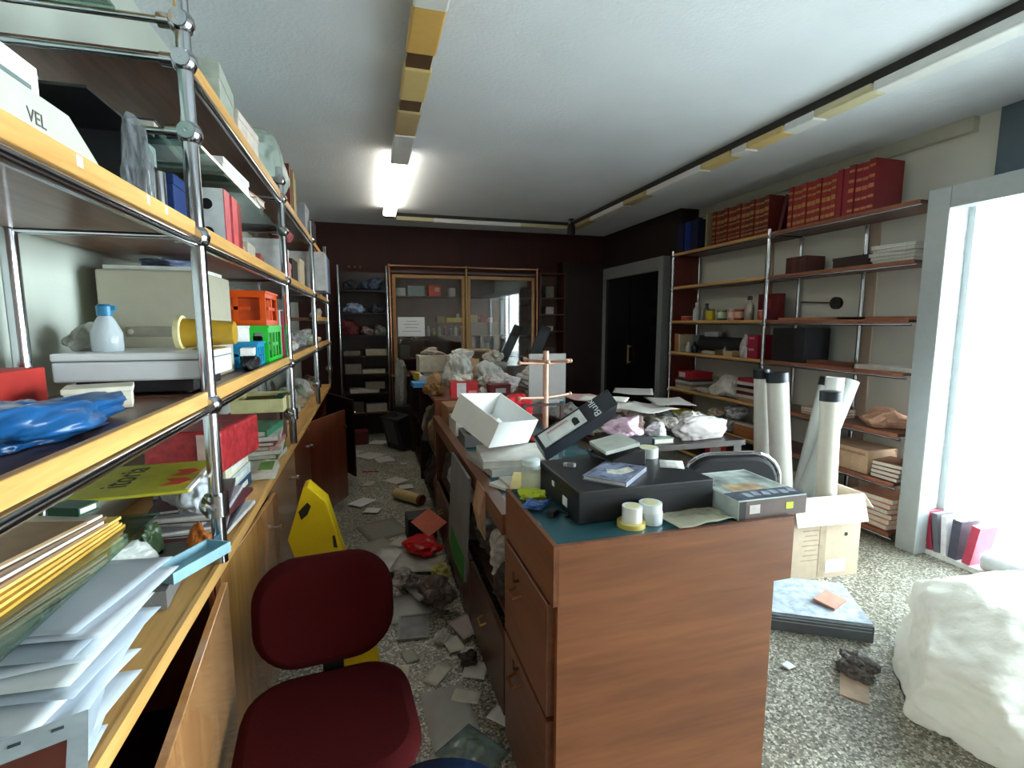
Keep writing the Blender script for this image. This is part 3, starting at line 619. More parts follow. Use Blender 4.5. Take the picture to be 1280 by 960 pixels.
lump('papers', 'dark cloth heap inside the lime green crate', 'cloth', (.22, .3, .12), pm(30, 32, 36), (-.585, 2.74, B + .007), 0, 15)
crate('crate', 'orange plastic crate stacked on the lime green crate', (.25, .32, .15), (232, 86, 22), (-.585, 2.75, B + .1805), 0, 2)
carton('box', 'rust-coloured carton inside the orange crate', 'box', (.2, .26, .12), (214, 84, 30), (-.585, 2.75, B + .1875), 0)
crate('basket', 'small cyan plastic basket before the lime green crate', (.13, .16, .10), (40, 150, 200), (-.53, 2.46, B), 0, 3)
carton('box', 'small white carton standing near the cyan basket', 'box', (.10, .1, .16), (222, 226, 230), (-.67, 2.38, B), R(14))
carton('box', 'white carton tipped open over the cyan basket', 'box', (.09, .1, .07), (232, 228, 220), (-.56, 2.45, B + .1105), R(22), .01)
lump('cloth', 'black shoulder bag slumped before the lime green crate', 'bag', (.075, .2, .06), BLACK, (-.4775, 2.27, B), 0, 16, .25)
carton('box', 'white switch box lying on the black shoulder bag', 'box', (.05, .12, .03), (226, 226, 226), (-.4775, 2.27, B + .0615), R(8))
for i, (y, t_, h, c, l) in enumerate([(3.02, .05, .26, (222, 220, 214), 'white file just past the third post'), (3.09, .06, .25, (150, 30, 60), 'crimson file in the third bay'), (3.16, .05, .24, (176, 40, 70), 'raspberry file in the third bay'), (3.23, .04, .26, (60, 130, 140), 'teal file in the third bay'), (3.30, .08, .27, (224, 220, 214), 'wide white file in the third bay'), (3.40, .06, .25, (204, 200, 194), 'grey file in the third bay')]):
    binder(l, -.72, y, B, .25, t_, h, c, False)
for i in range(7):
    lump('paper_wad', ['white', 'cream', 'grey', 'buff', 'pale green', 'dusty white', 'yellowish'][i] + ' crumpled paper heaped on the far board', 'paper', (.2, .22, .08 + .03 * (i % 3)), pm([(206, 204, 196), (210, 196, 170), (150, 150, 150), (180, 160, 130), (180, 190, 170), (214, 212, 206), (196, 180, 140)][i]), (-.55 - .03 * (i % 2), 3.62 + .26 * i, B), .5 * i, 20 + i, .4, 2.6)
# ================================================================ worktop z .83, near bay
Wz = .8325
YEL = (222, 172, 78)
for i in range(9):
    c = [(206, 158, 62), (226, 182, 92), (214, 166, 76), (228, 190, 104), (150, 112, 78), (214, 204, 190), (120, 92, 70), (206, 196, 178), (146, 116, 84)][i]
    l = ['lowest mustard', 'second mustard', 'third mustard', 'topmost mustard', 'lower brown', 'lower white', 'upper brown', 'upper white', 'topmost brown'][i] + ' large envelope of the bundle on the glass shelf'
    bk = carton('envelope', l, 'envelope', (.24, .62 - .015 * (i % 3), .0065), c, (-.735 - .008 * i, 1.10 + .012 * (i % 4) - .01 * i, 1.0005 + .0072 * i), R(-4 - 1.2 * i), bev=0)
t = carton('sign', 'yellow-green sign board with black letters and red arrow marks', 'sign', (.33, .30, .008), (172, 168, 40), (-.62, 1.53, 1.0755), R(3))
text('lettering', 'itoria', .088, pm(34, 32, 20), t, (-.02, .02, .0084), (0, 0, R(90)))
for yy in (-.09, .0): obj('red_arrow', MB().prism([(.085, yy), (.13, yy), (.15, yy + .03), (.13, yy + .06), (.085, yy + .06), (.105, yy + .03)], .008, .0088), pm(190, 60, 30), t)
obj('white_end', MB().box((.160, 0, .004), (.011, .28, .0088)), pm(236, 226, 214), t)
book('small dark green notebook on the mustard envelopes', .05, .075, .02, (18, 70, 48), (-.665, 1.34, 1.067), R(70), 'notebook', 'notebook')
carton('box', 'book block under the yellow-green sign board', 'book', (.16, .2, .008), (70, 66, 60), (-.70, 1.62, 1.0665), 0, bev=0)
# fan of plastic sleeves
cols = [(206, 212, 220), (192, 200, 210), (216, 218, 220), (182, 192, 204), (210, 212, 210), (198, 204, 210), (170, 180, 190)]
where = ['lowest', 'second', 'third', 'fourth', 'fifth', 'sixth', 'seventh', 'eighth', 'ninth', 'tenth', 'eleventh', 'twelfth', 'thirteenth', 'fourteenth', 'fifteenth', 'topmost']
for i in range(16):
    q = random.Random(50 + i); rz = 12 - 1.4 * i + q.uniform(-13, 13)
    sheet('plastic_sleeve', where[i] + (' white paper sleeve up from the worktop in the near fan' if i < 15 else ' white paper sleeve of the near fan'), 'paper sleeve', q.uniform(.26, .31), q.uniform(.24, .29), cols[i % 7], (-.575 + q.uniform(-.02, .02) - .002 * i, .735 + .027 * i, Wz + .001 + .0088 * i), R(rz), 30 + i, .008, .0014, mat=pm(cols[i % 7], rough=.28, var=.05), group='paper sleeves fanned over the near worktop', nx=12, ny=12, fr=7)
t = thing('plastic_sleeve', 'punched plastic sleeve with a brown card inside, front of the near worktop', 'paper sleeve', (-.45, .635, Wz + .148), 0, rot=(0, R(1), R(24)))
obj('sleeve', MB().box((0, 0, .001), (.22, .16, .002)), pm(186, 196, 200, rough=.2), t)
obj('brown_card', MB().box((-.005, -.02, .0024), (.19, .10, .001)), pm(104, 52, 42, rough=.3), t)
for k in range(5): obj('punch_hole', MB().box((-.08 + .04 * k, .06, .0022), (.012, .006, .001)), pm(60, 74, 84), t)
lump('plastic_bag', 'crumpled clear plastic bag standing at the edge of the near worktop', 'bag', (.15, .17, .108), film('worktop_bag', (222, 224, 218), .6), (-.618, 1.395, Wz + .047), 0, 33, .5, 2.6, 5)
tray('tray', 'pale blue card tray sticking out over the worktop edge', 'tray', (.075, .18, .028), (150, 192, 208), (-.455, 1.395, Wz + .05), R(-28))
lump('cloth', 'orange crumpled wrapper behind the clear plastic bag', 'wrapper', (.06, .08, .06), pm(206, 112, 36, rough=.4), (-.478, 1.535, Wz + .047), 0, 34, .4)
carton('box', 'flat grey file under the orange wrapper', 'file', (.18, .3, .045), (120, 118, 116), (-.58, 1.42, Wz + .001), R(6), bev=0)
lump('cloth', 'dark green foil wrapper behind the orange one', 'wrapper', (.09, .1, .08), pm(70, 90, 60, rough=.3), (-.60, 1.535, Wz + .047), 0, 35, .4)
# magazines behind the second post
for i in range(8):
    c = [(120, 40, 50), (214, 212, 210), (44, 44, 54), (150, 150, 156), (206, 200, 196), (96, 36, 46), (190, 190, 196), (60, 62, 70)][i]
    book(['maroon', 'white', 'black', 'grey', 'cream', 'dark red', 'silver', 'slate'][i] + ' magazine in the pile behind the second post', .21, .28, .013, c, (-.58 + .015 * ((i * 3) % 4), 1.78 + .02 * ((i * 5) % 3), Wz + .0135 * i), R(-12 + 7 * ((i * 5) % 4)), 'magazine', 'magazine', rot=(0, 0, R(180 - 12 + 7 * ((i * 5) % 4))))
# second bay pile
P2 = [((.24, .30, .05), (34, 70, 104), 'navy box file at the foot of the red-wrapped ream pile'), ((.24, .29, .045), (190, 204, 206), 'pale blue box on the navy box file'), ((.23, .28, .05), (226, 216, 190), 'cream carton under the red-wrapped ream')]
z = Wz
for s_, c, l in P2: carton('box', l, 'box', s_, c, (-.62, 2.115, z), R(-3), 0, [('r', 0, .5, .6, .4, (228, 228, 222))]); z += s_[2] + .0005
t = thing('paper_ream', 'ream in red crinkled wrapping below the scanner board', 'ream', (-.60, 2.09, z), R(-8))
obj('wrapping', MB().box((0, 0, .075), (.25, .36, .15)), pm(176, 52, 56, rough=.3, var=.35, scale=34, bump=.6), t, bev=.012)
obj('torn_end', MB().box((.08, -.184, .075), (.06, .006, .13)), pm(216, 180, 168), t)
z = Wz
for i, (h, c, l) in enumerate([(.022, (206, 206, 198), 'white'), (.026, (94, 120, 60), 'olive green'), (.018, (214, 206, 196), 'cream'), (.022, (190, 130, 120), 'pink'), (.02, (120, 52, 48), 'dark red'), (.026, (196, 190, 180), 'grey'), (.03, (60, 128, 100), 'sea green')]):
    book(l + ' book of the pile behind the glossy cabinet front', .2 - .004 * i, .28, h, c, (-.545 + .01 * (i % 3), 2.66 + .015 * (i % 2), z), R(180 + 6 * (i % 3) - 6), rot=(0, 0, R(180 + 6 * (i % 3) - 6))); z += h + .0005
z0 = z
t = thing('book', 'open white book with green picture page lying at the cabinet edge', 'book', (-.52, 2.40, Wz + .0015), R(4))
lump('plastic_bag', 'grey and white carrier bag by the post on the worktop', 'bag', (.18, .2, .1), pm(196, 200, 206, rough=.35, var=.3), (-.52, 1.66, Wz + .11), 0, 37, .4, 2.6)
obj('page_block', MB().prism([(-.1, 0), (.1, 0), (.1, .02), (.05, .03), (0, .022), (-.05, .03), (-.1, .02)], -.11, .11, Matrix.Rotation(R(90), 4, 'X')), PAGE, t)
obj('green_picture', MB().box((.06, 0, .0295), (.06, .14, .001)), pm(110, 150, 60), t)
obj('cover', MB().box((0, 0, -.0005), (.21, .23, .001)), pm(214, 214, 206), t)
t = tray('tray', 'cream plastic letter tray on the pile under the board', 'tray', (.25, .34, .07), (216, 206, 150), (-.57, 3.0, Wz + .20), 0, .006)
carton('box', 'brown carton holding up the cream letter tray', 'box', (.24, .3, .195), (92, 66, 50), (-.60, 3.0, Wz), R(0))
carton('box', 'olive box inside the cream letter tray', 'box', (.14, .16, .055), (120, 98, 44), (-.58, 2.96, Wz + .2065), R(3))
carton('box', 'small teal box inside the cream letter tray', 'box', (.05, .14, .05), (60, 140, 120), (-.49, 3.09, Wz + .2065), R(3))
for i in range(8):
    lump('paper_wad', ['white', 'cream', 'grey', 'buff', 'faded green', 'dusty', 'yellowed', 'brownish'][i] + ' crumpled papers along the far worktop', 'paper', (.24, .26, .1 + .04 * (i % 3)), pm([(206, 204, 196), (210, 196, 170), (150, 150, 150), (170, 150, 120), (160, 170, 150), (204, 202, 196), (186, 170, 130), (120, 100, 84)][i]), (-.62, 3.32 + .31 * i, Wz), 0, 40 + i, .42, 2.6)
t = thing('display_case', 'bright yellow folded case leaning beside the maroon chair', 'case', (-.215, 2.17, 0))
YC = pm(232, 196, 16, rough=.4, var=.04); RX = Matrix.Rotation(R(90), 4, 'X')
obj('body', MB().prism([(.05, 0), (.215, 0), (.025, .765), (-.045, .84), (-.062, .835), (-.13, .62)], -.05, .05, RX), YC, t, bev=.004)
obj('printed_mark', MB().prism([(-.075, .70), (-.05, .72), (-.035, .755), (-.048, .772), (-.066, .755), (-.084, .735)], .05, .0512, RX), pm(40, 34, 10), t)
obj('clasp', MB().prism([(.045, .57), (.06, .565), (.052, .62), (.042, .62)], .05, .0525, RX), pm(50, 44, 16), t)
# ================================================================ front counter deck, z = .938
K = .9385
t = thing('cash_box', 'big black box file lying flat on the nearest counter', 'box', (.765, 1.405, K))
obj('body', MB().box((0, 0, .0475), (.44, .335, .095)), pm(26, 27, 30, rough=.42, var=.25, scale=9), t, bev=.004)
obj('lid_seam', MB().span((-.221, -.1685, .074), (.221, .1685, .0755)), pm(10, 10, 12), t)
for x, z, w_ in ((-.2215, .058, .02), (-.2215, .035, .035)): obj('torn_label', MB().box((x, -.03 + (.06 if w_ < .03 else -.04), z), (.002, w_, w_ * .8)), WHITEP, t, bev=.0008)
KB = K + .0955
t = book('blue picture-covered disc case on the black box', .135, .19, .014, (120, 122, 140), (.715, 1.35, KB), R(-48), 'disc_case', 'disc case', rot=(0, 0, R(132)), page=pm(206, 206, 204))
obj('cover_picture', MB().box((0, 0, .0143), (.12, .17, .0006)), pm(122, 130, 156, rough=.25, var=.7, scale=26), t)
obj('cover_figure', MB().prism([(-.05, -.03), (-.02, -.06), (.0, -.01), (.03, .0), (.01, .04), (-.03, .03)], .0147, .0152), pm(190, 186, 176, var=.5, scale=60), t)
sheet('card', 'small white note card on the black box', 'card', .075, .09, (206, 206, 200), (.945, 1.40, KB), R(-30), 51, .004, nx=3, ny=3)
t = thing('eraser', 'small grey rubber on the black box near its back corner', 'eraser', (.615, 1.475, KB), R(-35))
obj('body', MB().box((0, 0, .006), (.04, .018, .012)), pm(180, 178, 176), t, bev=.003); obj('sleeve', MB().box((.004, 0, .0062), (.02, .0186, .0128)), pm(130, 126, 128), t)
# phone heap at the back of the box
t = thing('telephone', 'black desk telephone with tilted white-screened handset at the back of the black box', 'telephone', (.81, 1.525, KB), R(-4))
obj('body', MB().prism([(-.06, 0), (.06, 0), (.06, .05), (.02, .052), (-.06, .02)], -.10, .10, Matrix.Rotation(R(90), 4, 'X')), BLACK, t, bev=.004)
obj('paper_pad', MB().box((-.02, -.02, .058), (.12, .15, .012), Matrix.Rotation(R(-12), 4, 'Y')), pm(196, 200, 192), t)
obj('cord', MB().path([(-.06, -.06, .012), (-.085, -.04, .02), (-.09, .0, .012), (-.085, .05, .02), (-.06, .07, .012)], .006), BLACK, t, smooth='auto')
def roll(label, r, h, hole, col, loc, rot=None, rz=0, core=(206, 196, 150), name='tape_roll', z0=0):
    t = thing(name, label, 'tape roll', loc, rz, rot=rot)
    obj('tape', MB().lathe([(hole + .004, 0), (r, 0), (r, h), (hole + .004, h)], 32), pm(col, rough=.3, var=.05), t, smooth='auto')
    obj('core', MB().lathe([(hole, -.0004), (hole + .003, -.0004), (hole + .003, h + .0006), (hole, h + .0006)], 24), pm(core, rough=.6), t, smooth='auto')
    return t
roll('white tape roll lying at the back of the black box', .036, .034, .022, (214, 218, 214), (.925, 1.515, KB))
roll('yellow tape roll lying at the counter front under a white one', .039, .014, .026, (206, 184, 96), (.685, 1.195, K))
roll('white tape roll stacked on the yellow one', .028, .042, .017, (228, 228, 226), (.688, 1.196, K + .015))
roll('whitish tape roll standing beside the stacked ones', .03, .034, .016, (206, 214, 216), (.752, 1.20, K))
roll('clear tape roll on top of the whitish one by the black box', .032, .024, .02, (214, 220, 222), (.748, 1.201, K + .035))
sheet('plastic_pouch', 'crumpled clear plastic pouch at the counter front edge', 'plastic pouch', .20, .12, (150, 150, 130), (.885, 1.19, K), R(6), 53, .02, nx=16, ny=12, mat=film('pouch_film', (186, 180, 156), .6), fr=14)
t = carton('game_box', 'white and slate picture box at the outer corner of the counter', 'box', (.24, .26, .058), (190, 200, 198), (1.112, 1.268, K + .0005), 0, 0)
obj('picture', MB().box((0, .03, .0585), (.225, .17, .001)), pm(176, 186, 180, rough=.25, var=.6, scale=14), t)
obj('warm_picture', MB().box((-.02, -.03, .0592), (.12, .06, .0006)), pm(198, 172, 140, rough=.25, var=.4), t)
obj('title_band', MB().box((.0, -.095, .0588), (.236, .065, .001)), pm(84, 92, 104, rough=.3), t)
m = MB()
for k in range(6): m.box((-.06 + .032 * k, -.095 + .006 * (k % 2), .0596), (.022, .03, .0006), rz=R(-12 * (k % 3)))
obj('title_letters', m, pm(150, 158, 170), t)
obj('front_face', MB().box((0.012, -.1305, .028), (.214, .001, .055)), pm(96, 80, 76, rough=.4), t)
obj('dark_corner', MB().box((-.106, -.1305, .028), (.022, .001, .055)), BLACK, t)
obj('price_label', MB().box((-.065, -.1315, .03), (.036, .001, .026)), pm(206, 196, 190), t)
obj('yellow_sticker', MB().box((.058, -.1315, .03), (.026, .001, .02)), pm(206, 206, 50), t)
t = thing('bottle', 'small clear plastic jar behind the back corner of the black box', 'bottle', (.503, 1.535, K))
obj('body', MB().lathe([(.03, 0), (.033, .005), (.033, .085), (.028, .095)]), film('jar_film', (196, 210, 206), .5), t, smooth='auto'); obj('cap', MB().lathe([(.03, .095), (.03, .112), (.026, .115)]), pm(206, 216, 216), t, smooth='auto')
lump('cloth', 'lime green cloth crumpled on the glass deck corner', 'cloth', (.09, .08, .035), pm(176, 188, 40, rough=.8), (.485, 1.47, K), 0, 54, .4)
lump('wrapper', 'blue and white wrapper on the glass deck corner', 'wrapper', (.10, .06, .025), pm(70, 104, 170, rough=.3, var=.6, scale=60), (.48, 1.40, K), R(20), 55, .4)
t = thing('charger', 'small black charger with cord beside the black box', 'charger', (.50, 1.32, K), R(40))
obj('body', MB().box((0, 0, .01), (.035, .025, .02)), BLACK, t, bev=.004); obj('cord', MB().path([(.017, 0, .008), (.035, -.01, .004), (.03, -.035, .004), (.005, -.04, .004)], .003), BLACK, t)
# ================================================================ counter B deck, z .84
Q = .8445
t = thing('storage_box', 'open white card box standing askew on the open-fronted counter', 'box', (.55, 2.32, Q + .138), 0, rot=(R(24), R(6), R(36)))
m = MB()
x, y, z, th = .30, .27, .13, .004
m.span((-x/2, -y/2, 0), (x/2, y/2, th)).span((-x/2, -y/2, th), (x/2, -y/2 + th, z)).span((-x/2, y/2 - th, th), (x/2, y/2, z)).span((-x/2, -y/2 + th, th), (-x/2 + th, y/2 - th, z)).span((x/2 - th, -y/2 + th, th), (x/2, y/2 - th, z))
obj('body', m, pm(226, 226, 224, rough=.5, var=.03), t)
obj('inner_fold', MB().prism([(-.14, 0), (.0, .075), (.14, 0)], -.004, .0, Matrix.Translation((0, -.02, .0042)) @ Matrix.Rotation(R(90), 4, 'X')).prism([(-.13, .005), (-.02, .005), (-.075, .07)], -.13, .13, Matrix.Translation((.04, 0, .0)) @ Matrix.Rotation(R(90), 4, 'X') @ Matrix.Scale(.9, 4)), pm(232, 232, 230, rough=.45, var=.02), t)
for i, (sz, c, l, xy, rz) in enumerate([((.28, .34, .03), (170, 166, 158), 'grey paper stack under the white box', (.60, 2.20), 8), ((.30, .30, .03), (196, 192, 184), 'pale paper stack on the grey one', (.62, 2.18), -6)]):
    carton('paper_stack', l, 'papers', sz, c, (xy[0], xy[1], Q + .031 * i), R(rz), bev=0)
for i, (c, l) in enumerate([((210, 206, 196), 'curled white booklet near the deck edge behind the green cloth'), ((186, 180, 168), 'grey booklet beside the curled white one'), ((200, 176, 90), 'yellow-ended booklet on the grey booklet')]):
    book(l, .15, .21, .012, c, (.565 + .015 * i, 1.86 - .02 * i, Q + .013 * i), R(30 - 25 * i), 'booklet', 'booklet', rot=(0, 0, R(30 - 25 * i)))
carton('box', 'teal and white carton propped beside the tilted binder', 'box', (.14, .12, .10), (110, 150, 160), (.70, 1.72, Q), R(4), .02, [('f', 0, .5, .6, .4, (220, 226, 226))])
carton('box', 'white clear-topped box before the tilted binder', 'box', (.2, .1, .12), (196, 206, 206), (.89, 1.69, Q), R(-3), .03)
carton('box', 'dark green box under the tilted binder', 'box', (.2, .14, .07), (30, 60, 54), (.90, 1.94, Q), R(0), 0)
# tilted lever arch box
t = thing('lever_arch_file', 'tilted lever arch file box with black and white printed spine', 'file', (.655, 1.84, Q + .145), 0, rot=(R(-32), R(-31), R(-6)))
obj('body', MB().span((0, 0, 0), (.36, .2, .075)), pm(28, 30, 38, rough=.4), t, bev=.003)
obj('spine_label', MB().span((.015, -.0015, .008), (.215, -.0002, .067)), pm(196, 198, 196, rough=.4), t)
obj('pale_panel', MB().span((.05, -.003, .014), (.16, -.0016, .046)), pm(214, 214, 212), t)
obj('finger_hole', MB().tube((.175, -.004, .036), (.175, -.001, .036), .014, n=20).box((.175, -.0025, .026), (.026, .003, .014)), BLACK, t)
obj('red_line', MB().span((.05, -.003, .053), (.15, -.0016, .056)), pm(190, 60, 60), t)
text('lettering', 'Bulk', .042, pm(206, 210, 214), t, (.27, -.001, .038), (R(90), R(-90), 0))
obj('end_tab', MB().span((.345, .08, .0755), (.362, .12, .09)), pm(190, 186, 176), t)
# dark wire stand and red bag
t = thing('wire_rack', 'small dark brown frame rack between white box and tilted file', 'rack', (.83, 2.42, Q))
for x in (-.075, .13): obj('post', MB().box((x, 0, .12), (.016, .016, .24)), pm(58, 28, 24), t)
obj('cross_bar', MB().box((.027, 0, .232), (.19, .014, .012)), pm(58, 28, 24), t)
lump('plastic_bag', 'bright red plastic bag crumpled behind the white box', 'bag', (.30, .34, .22), pm(206, 34, 48, rough=.28, var=.3), (.80, 2.90, Q), 0, 56, .3, 2.4, 5)
carton('box', 'brown carton carrying the red plastic bag', 'box', (.3, .3, .10), (120, 84, 60), (.83, 3.25, Q), 0)
# hat-stand like spinner
t = thing('peg_stand', 'copper-coloured upright stand with ball-ended pegs, behind the red bag', 'stand', (.935, 2.60, Q))
obj('base', MB().lathe([(.10, 0), (.10, .012), (.02, .03)]), COPPER, t, smooth='auto')
obj('pole', MB().tube((0, 0, .02), (0, 0, .50), .0165), pm(206, 160, 136, rough=.35, metal=.3), t, smooth='auto')
for k in range(6):
    a = R(15 + 60 * k); L = .17 if k % 3 == 0 else .13
    for z in ((.43, .24) if k % 3 == 0 else (.44,)):
        p = obj('peg', MB().tube((0, 0, z), (L * math.cos(a), L * math.sin(a), z + .01), .0075), pm(206, 160, 136, rough=.35, metal=.3), t, smooth='auto')
        obj('ball_end', MB().ball((L * math.cos(a), L * math.sin(a), z + .01), .0125), pm(206, 160, 136, rough=.35, metal=.3), p, smooth=True)
# ================================================================ counter C heap, z .95
U = .9505
t = carton('box', 'red carton with a white printed panel at the near end of the tall brown counter', 'box', (.20, .16, .115), (196, 40, 44), (.67, 3.68, U), R(-6), 0, [('f', -.1, .5, .34, .9, (214, 206, 208)), ('f', .3, .3, .3, .3, (226, 140, 140))])
lump('paper_bag', 'crumpled brown paper bag over the counter corner beside the red carton', 'bag', (.17, .28, .16), pm(150, 110, 66, rough=.8, var=.25), (.47, 3.86, U), 0, 57, .35, 2.4)
lump('plastic_bag', 'white plastic bag heaped high on the tall brown counter', 'bag', (.28, .34, .28), film('heap_bag', (214, 216, 208), .8), (.74, 4.35, U), 0, 58, .6, 2.3, 5)
lump('plastic_bag', 'second milky plastic bag beside the high heaped one', 'bag', (.34, .3, .22), film('heap_bag', (0, 0, 0)), (1.06, 4.32, U), 0, 59, .6, 2.6, 5)
for i, (c, l, xy) in enumerate([((226, 226, 222), 'white', (.56, 4.66)), ((60, 140, 196), 'sky blue', (.465, 4.36)), ((200, 186, 60), 'yellow', (.54, 4.88))]):
    carton('box', l + ' flat carton by the milky bags on the tall counter', 'box', (.24, .18, .04 + .03 * (i != 1)), c, (xy[0], xy[1], U), R(10 * i - 8))
book('dark striped folder on the white flat carton', .2, .16, .02, (60, 60, 70), (.56, 4.66, U + .071), R(4), 'folder', 'folder')
t = tray('box', 'open tan carton at the far end of the tall counter', 'box', (.42, .3, .24), (176, 128, 80), (1.18, 5.5, U), R(-6), .005)
carton('panel', 'torn card lying over the open tan carton', 'card', (.34, .2, .012), (190, 160, 120), (1.1, 5.45, U + .2455), R(6))
lump('cloth', 'white lace cloth crumpled over the stacked papers', 'cloth', (.3, .26, .16), pm(196, 186, 184, rough=.9, var=.3, scale=50), (1.02, 3.85, U), 0, 60, .5, 2.8)
for i in range(6): carton('magazine', ['lowest', 'second', 'third', 'fourth', 'fifth', 'topmost'][i] + ' grey magazine of the stack by the grey board', 'magazine', (.22, .28, .016), [(150, 148, 144), (90, 84, 84), (180, 172, 164), (120, 110, 104), (196, 190, 184), (140, 136, 132)][i], (1.30, 3.84, U + .0165 * i), R(5 * ((i * 3) % 4) - 8), bev=0)
t = thing('panel', 'tall light grey board standing behind the peg stand', 'board', (1.215, 3.35, .8505), R(-4))
obj('board', MB().box((0, 0, .215), (.27, .02, .43)), pm(168, 164, 160, rough=.6, var=.05), t)
obj('backing', MB().box((0, .06, .1), (.2, .09, .2)), pm(110, 104, 100), t)
carton('box', 'white carton with turquoise end at the foot of the grey board', 'box', (.145, .08, .105), (220, 226, 228), (1.24, 3.29, .8505), R(-3), 0, [('f', .36, .5, .26, 1, (40, 150, 176)), ('f', -.1, .5, .5, .2, (150, 190, 206))])
t = thing('panel', 'black panel leaning against the display cabinet', 'panel', (1.56, 6.02, .0), 0, rot=(R(-4), R(24), 0))
obj('board', MB().box((0, 0, .82), (.14, .03, 1.55)), BLACK, t, bev=.004)
# brown paper bags crammed in the open side of counter C
for i in range(7):
    z = [.09, .09, .49, .49, .49, .09, .49][i]; y = [3.72, 4.03, 3.72, 4.0, 4.29, 4.36, 4.58][i]
    lump('paper_bag', ['brown paper bag crammed in the low bay', 'dark folded bag in the low bay', 'brown paper bag hanging from the upper bay', 'tan paper bag in the upper bay', 'grey crumpled bag in the upper bay', 'black bag in the low bay', 'pale wrapper in the upper bay'][i] + ' of the tall counter', 'bag', (.24, .26, [.3, .34, .4, .36, .3, .3, .3][i]), pm([(110, 80, 56), (60, 48, 44), (130, 96, 66), (150, 116, 84), (96, 90, 84), (36, 34, 36), (150, 140, 120)][i], rough=.8), (.56, y, z), .6 * i, 60 + i, .3, 2.2)
# open bays of counter B : papers and panels
cc = [(196, 192, 184), (60, 56, 56), (210, 208, 204), (96, 84, 80), (206, 206, 210), (150, 140, 132), (40, 38, 40), (184, 180, 176)]
for i in range(12):
    lump('paper_wad', ['white', 'black', 'bright white', 'brown', 'pale grey', 'buff', 'sooty', 'grey'][i % 8] + ' crumpled magazine stuffed in the open bay, ' + ORD[i] + ' from the drawers', 'magazine', (.29, .138, .17 + .05 * (i % 3)), pm(cc[i % 8], rough=.45, var=.5, scale=30), (.61 - .02 * (i % 2), 1.71 + .145 * i, .4015), .0, 70 + i, .3, 2.3)
t = thing('display_board', 'grey card display panel with green foot leaning on the open counter', 'panel', (.375, 2.30, .36), 0, rot=(0, R(3), R(0)))
obj('board', MB().box((0, 0, .235), (.012, .46, .47)), pm(120, 120, 122, rough=.6, var=.2, scale=6), t)
obj('green_foot', MB().box((-.007, -.04, .05), (.003, .36, .12)), pm(28, 120, 36), t)
t = thing('card', 'orange card sticking out of the open counter over the red plastic', 'card', (.305, 2.86, .33), 0, rot=(R(20), R(-20), R(30)))
obj('card', MB().box((0, 0, 0), (.14, .16, .004)), pm(190, 84, 50), t)
t = thing('brochure', 'creased tan brochure hanging at the counter rim', 'brochure', (.4188, 1.92, .745), 0, rot=(0, R(-90), 0))
obj('sheet', MB().prism([(-.1, 0), (.1, 0), (.1, .004), (0, .025), (-.1, .004)], -.07, .07, Matrix.Rotation(R(90), 4, 'X')), pm(170, 132, 104, rough=.6, var=.3, scale=40), t)
# ================================================================ papers heaped on the display table, z .85
V = .8515
XS, YS2 = (1.27, 1.48, 1.69, 1.90), (2.40, 2.64, 2.88, 3.12)
TC = [(206, 202, 194), (176, 168, 160), (196, 186, 172), (150, 142, 134), (210, 204, 200), (186, 160, 150), (170, 166, 164)]
TN = ['white', 'grey', 'cream', 'brown-grey', 'bright white', 'pinkish', 'silver-grey']
RN = ['front', 'second', 'third', 'back']; CN = ['counter-side end', 'second place', 'third place', 'shelving-side end']
for j, y in enumerate(YS2):
    for i, x in enumerate(XS):
        if j == 0: continue
        k = (i * 3 + j * 2) % 7
        lump('paper_wad', TN[k] + ' crumpled papers on the littered table, ' + RN[j] + ' row, ' + CN[i], 'paper', (.203, .232, .06 + .018 * ((i * 2 + j) % 4)), pm(TC[k], rough=.6, var=.25, scale=12), (x, y, V), 0, 90 + 4 * j + i, .5, 2.6)
for i, (w_, d_, c, l, x, y, rz) in enumerate([(.30, .36, (210, 206, 200), 'broad white sheet lying over the crumpled papers on the table', 1.60, 2.72, 20), (.24, .32, (186, 178, 172), 'grey newspaper over the shelving-side papers of the table', 1.84, 2.78, -15), (.24, .3, (196, 150, 150), 'pinkish sheet over the counter-side papers of the table', 1.36, 2.98, 10), (.26, .32, (176, 170, 166), 'creased grey sheet over the far papers of the table', 1.74, 3.06, -30), (.2, .28, (212, 206, 196), 'white booklet sheet over the papers nearest the peg stand', 1.34, 2.70, 55)]):
    sheet('paper', l, 'paper', w_, d_, c, (x, y, V + .118 + .017 * i), R(rz), 90 + i, .022, nx=12, ny=14, fr=7)
lump('cloth', 'white crumpled cloth roll at the front edge of the littered table', 'cloth', (.40, .17, .13), pm(186, 178, 176, rough=.9), (1.78, 2.40, V), R(6), 97, .25, 2.2)
carton('box', 'black case under the pink and white bag', 'case', (.26, .17, .045), (24, 24, 28), (1.31, 2.40, V), 0)
lump('plastic_bag', 'pink and white plastic bag on the black case of the littered table', 'bag', (.25, .19, .09), pm(222, 186, 206, rough=.3, var=.3, scale=8), (1.31, 2.40, V + .046), 0, 98, .35, 2.4)
book('grey-green slim book between black case and cloth roll', .12, .18, .03, (120, 136, 126), (1.51, 2.40, V), 0)
lump('plastic_bag', 'white bright film bag beside the pink one on the littered table', 'bag', (.12, .14, .07), pm(226, 224, 226, rough=.3), (1.51, 2.40, V + .031), 0, 99, .4, 2.4)
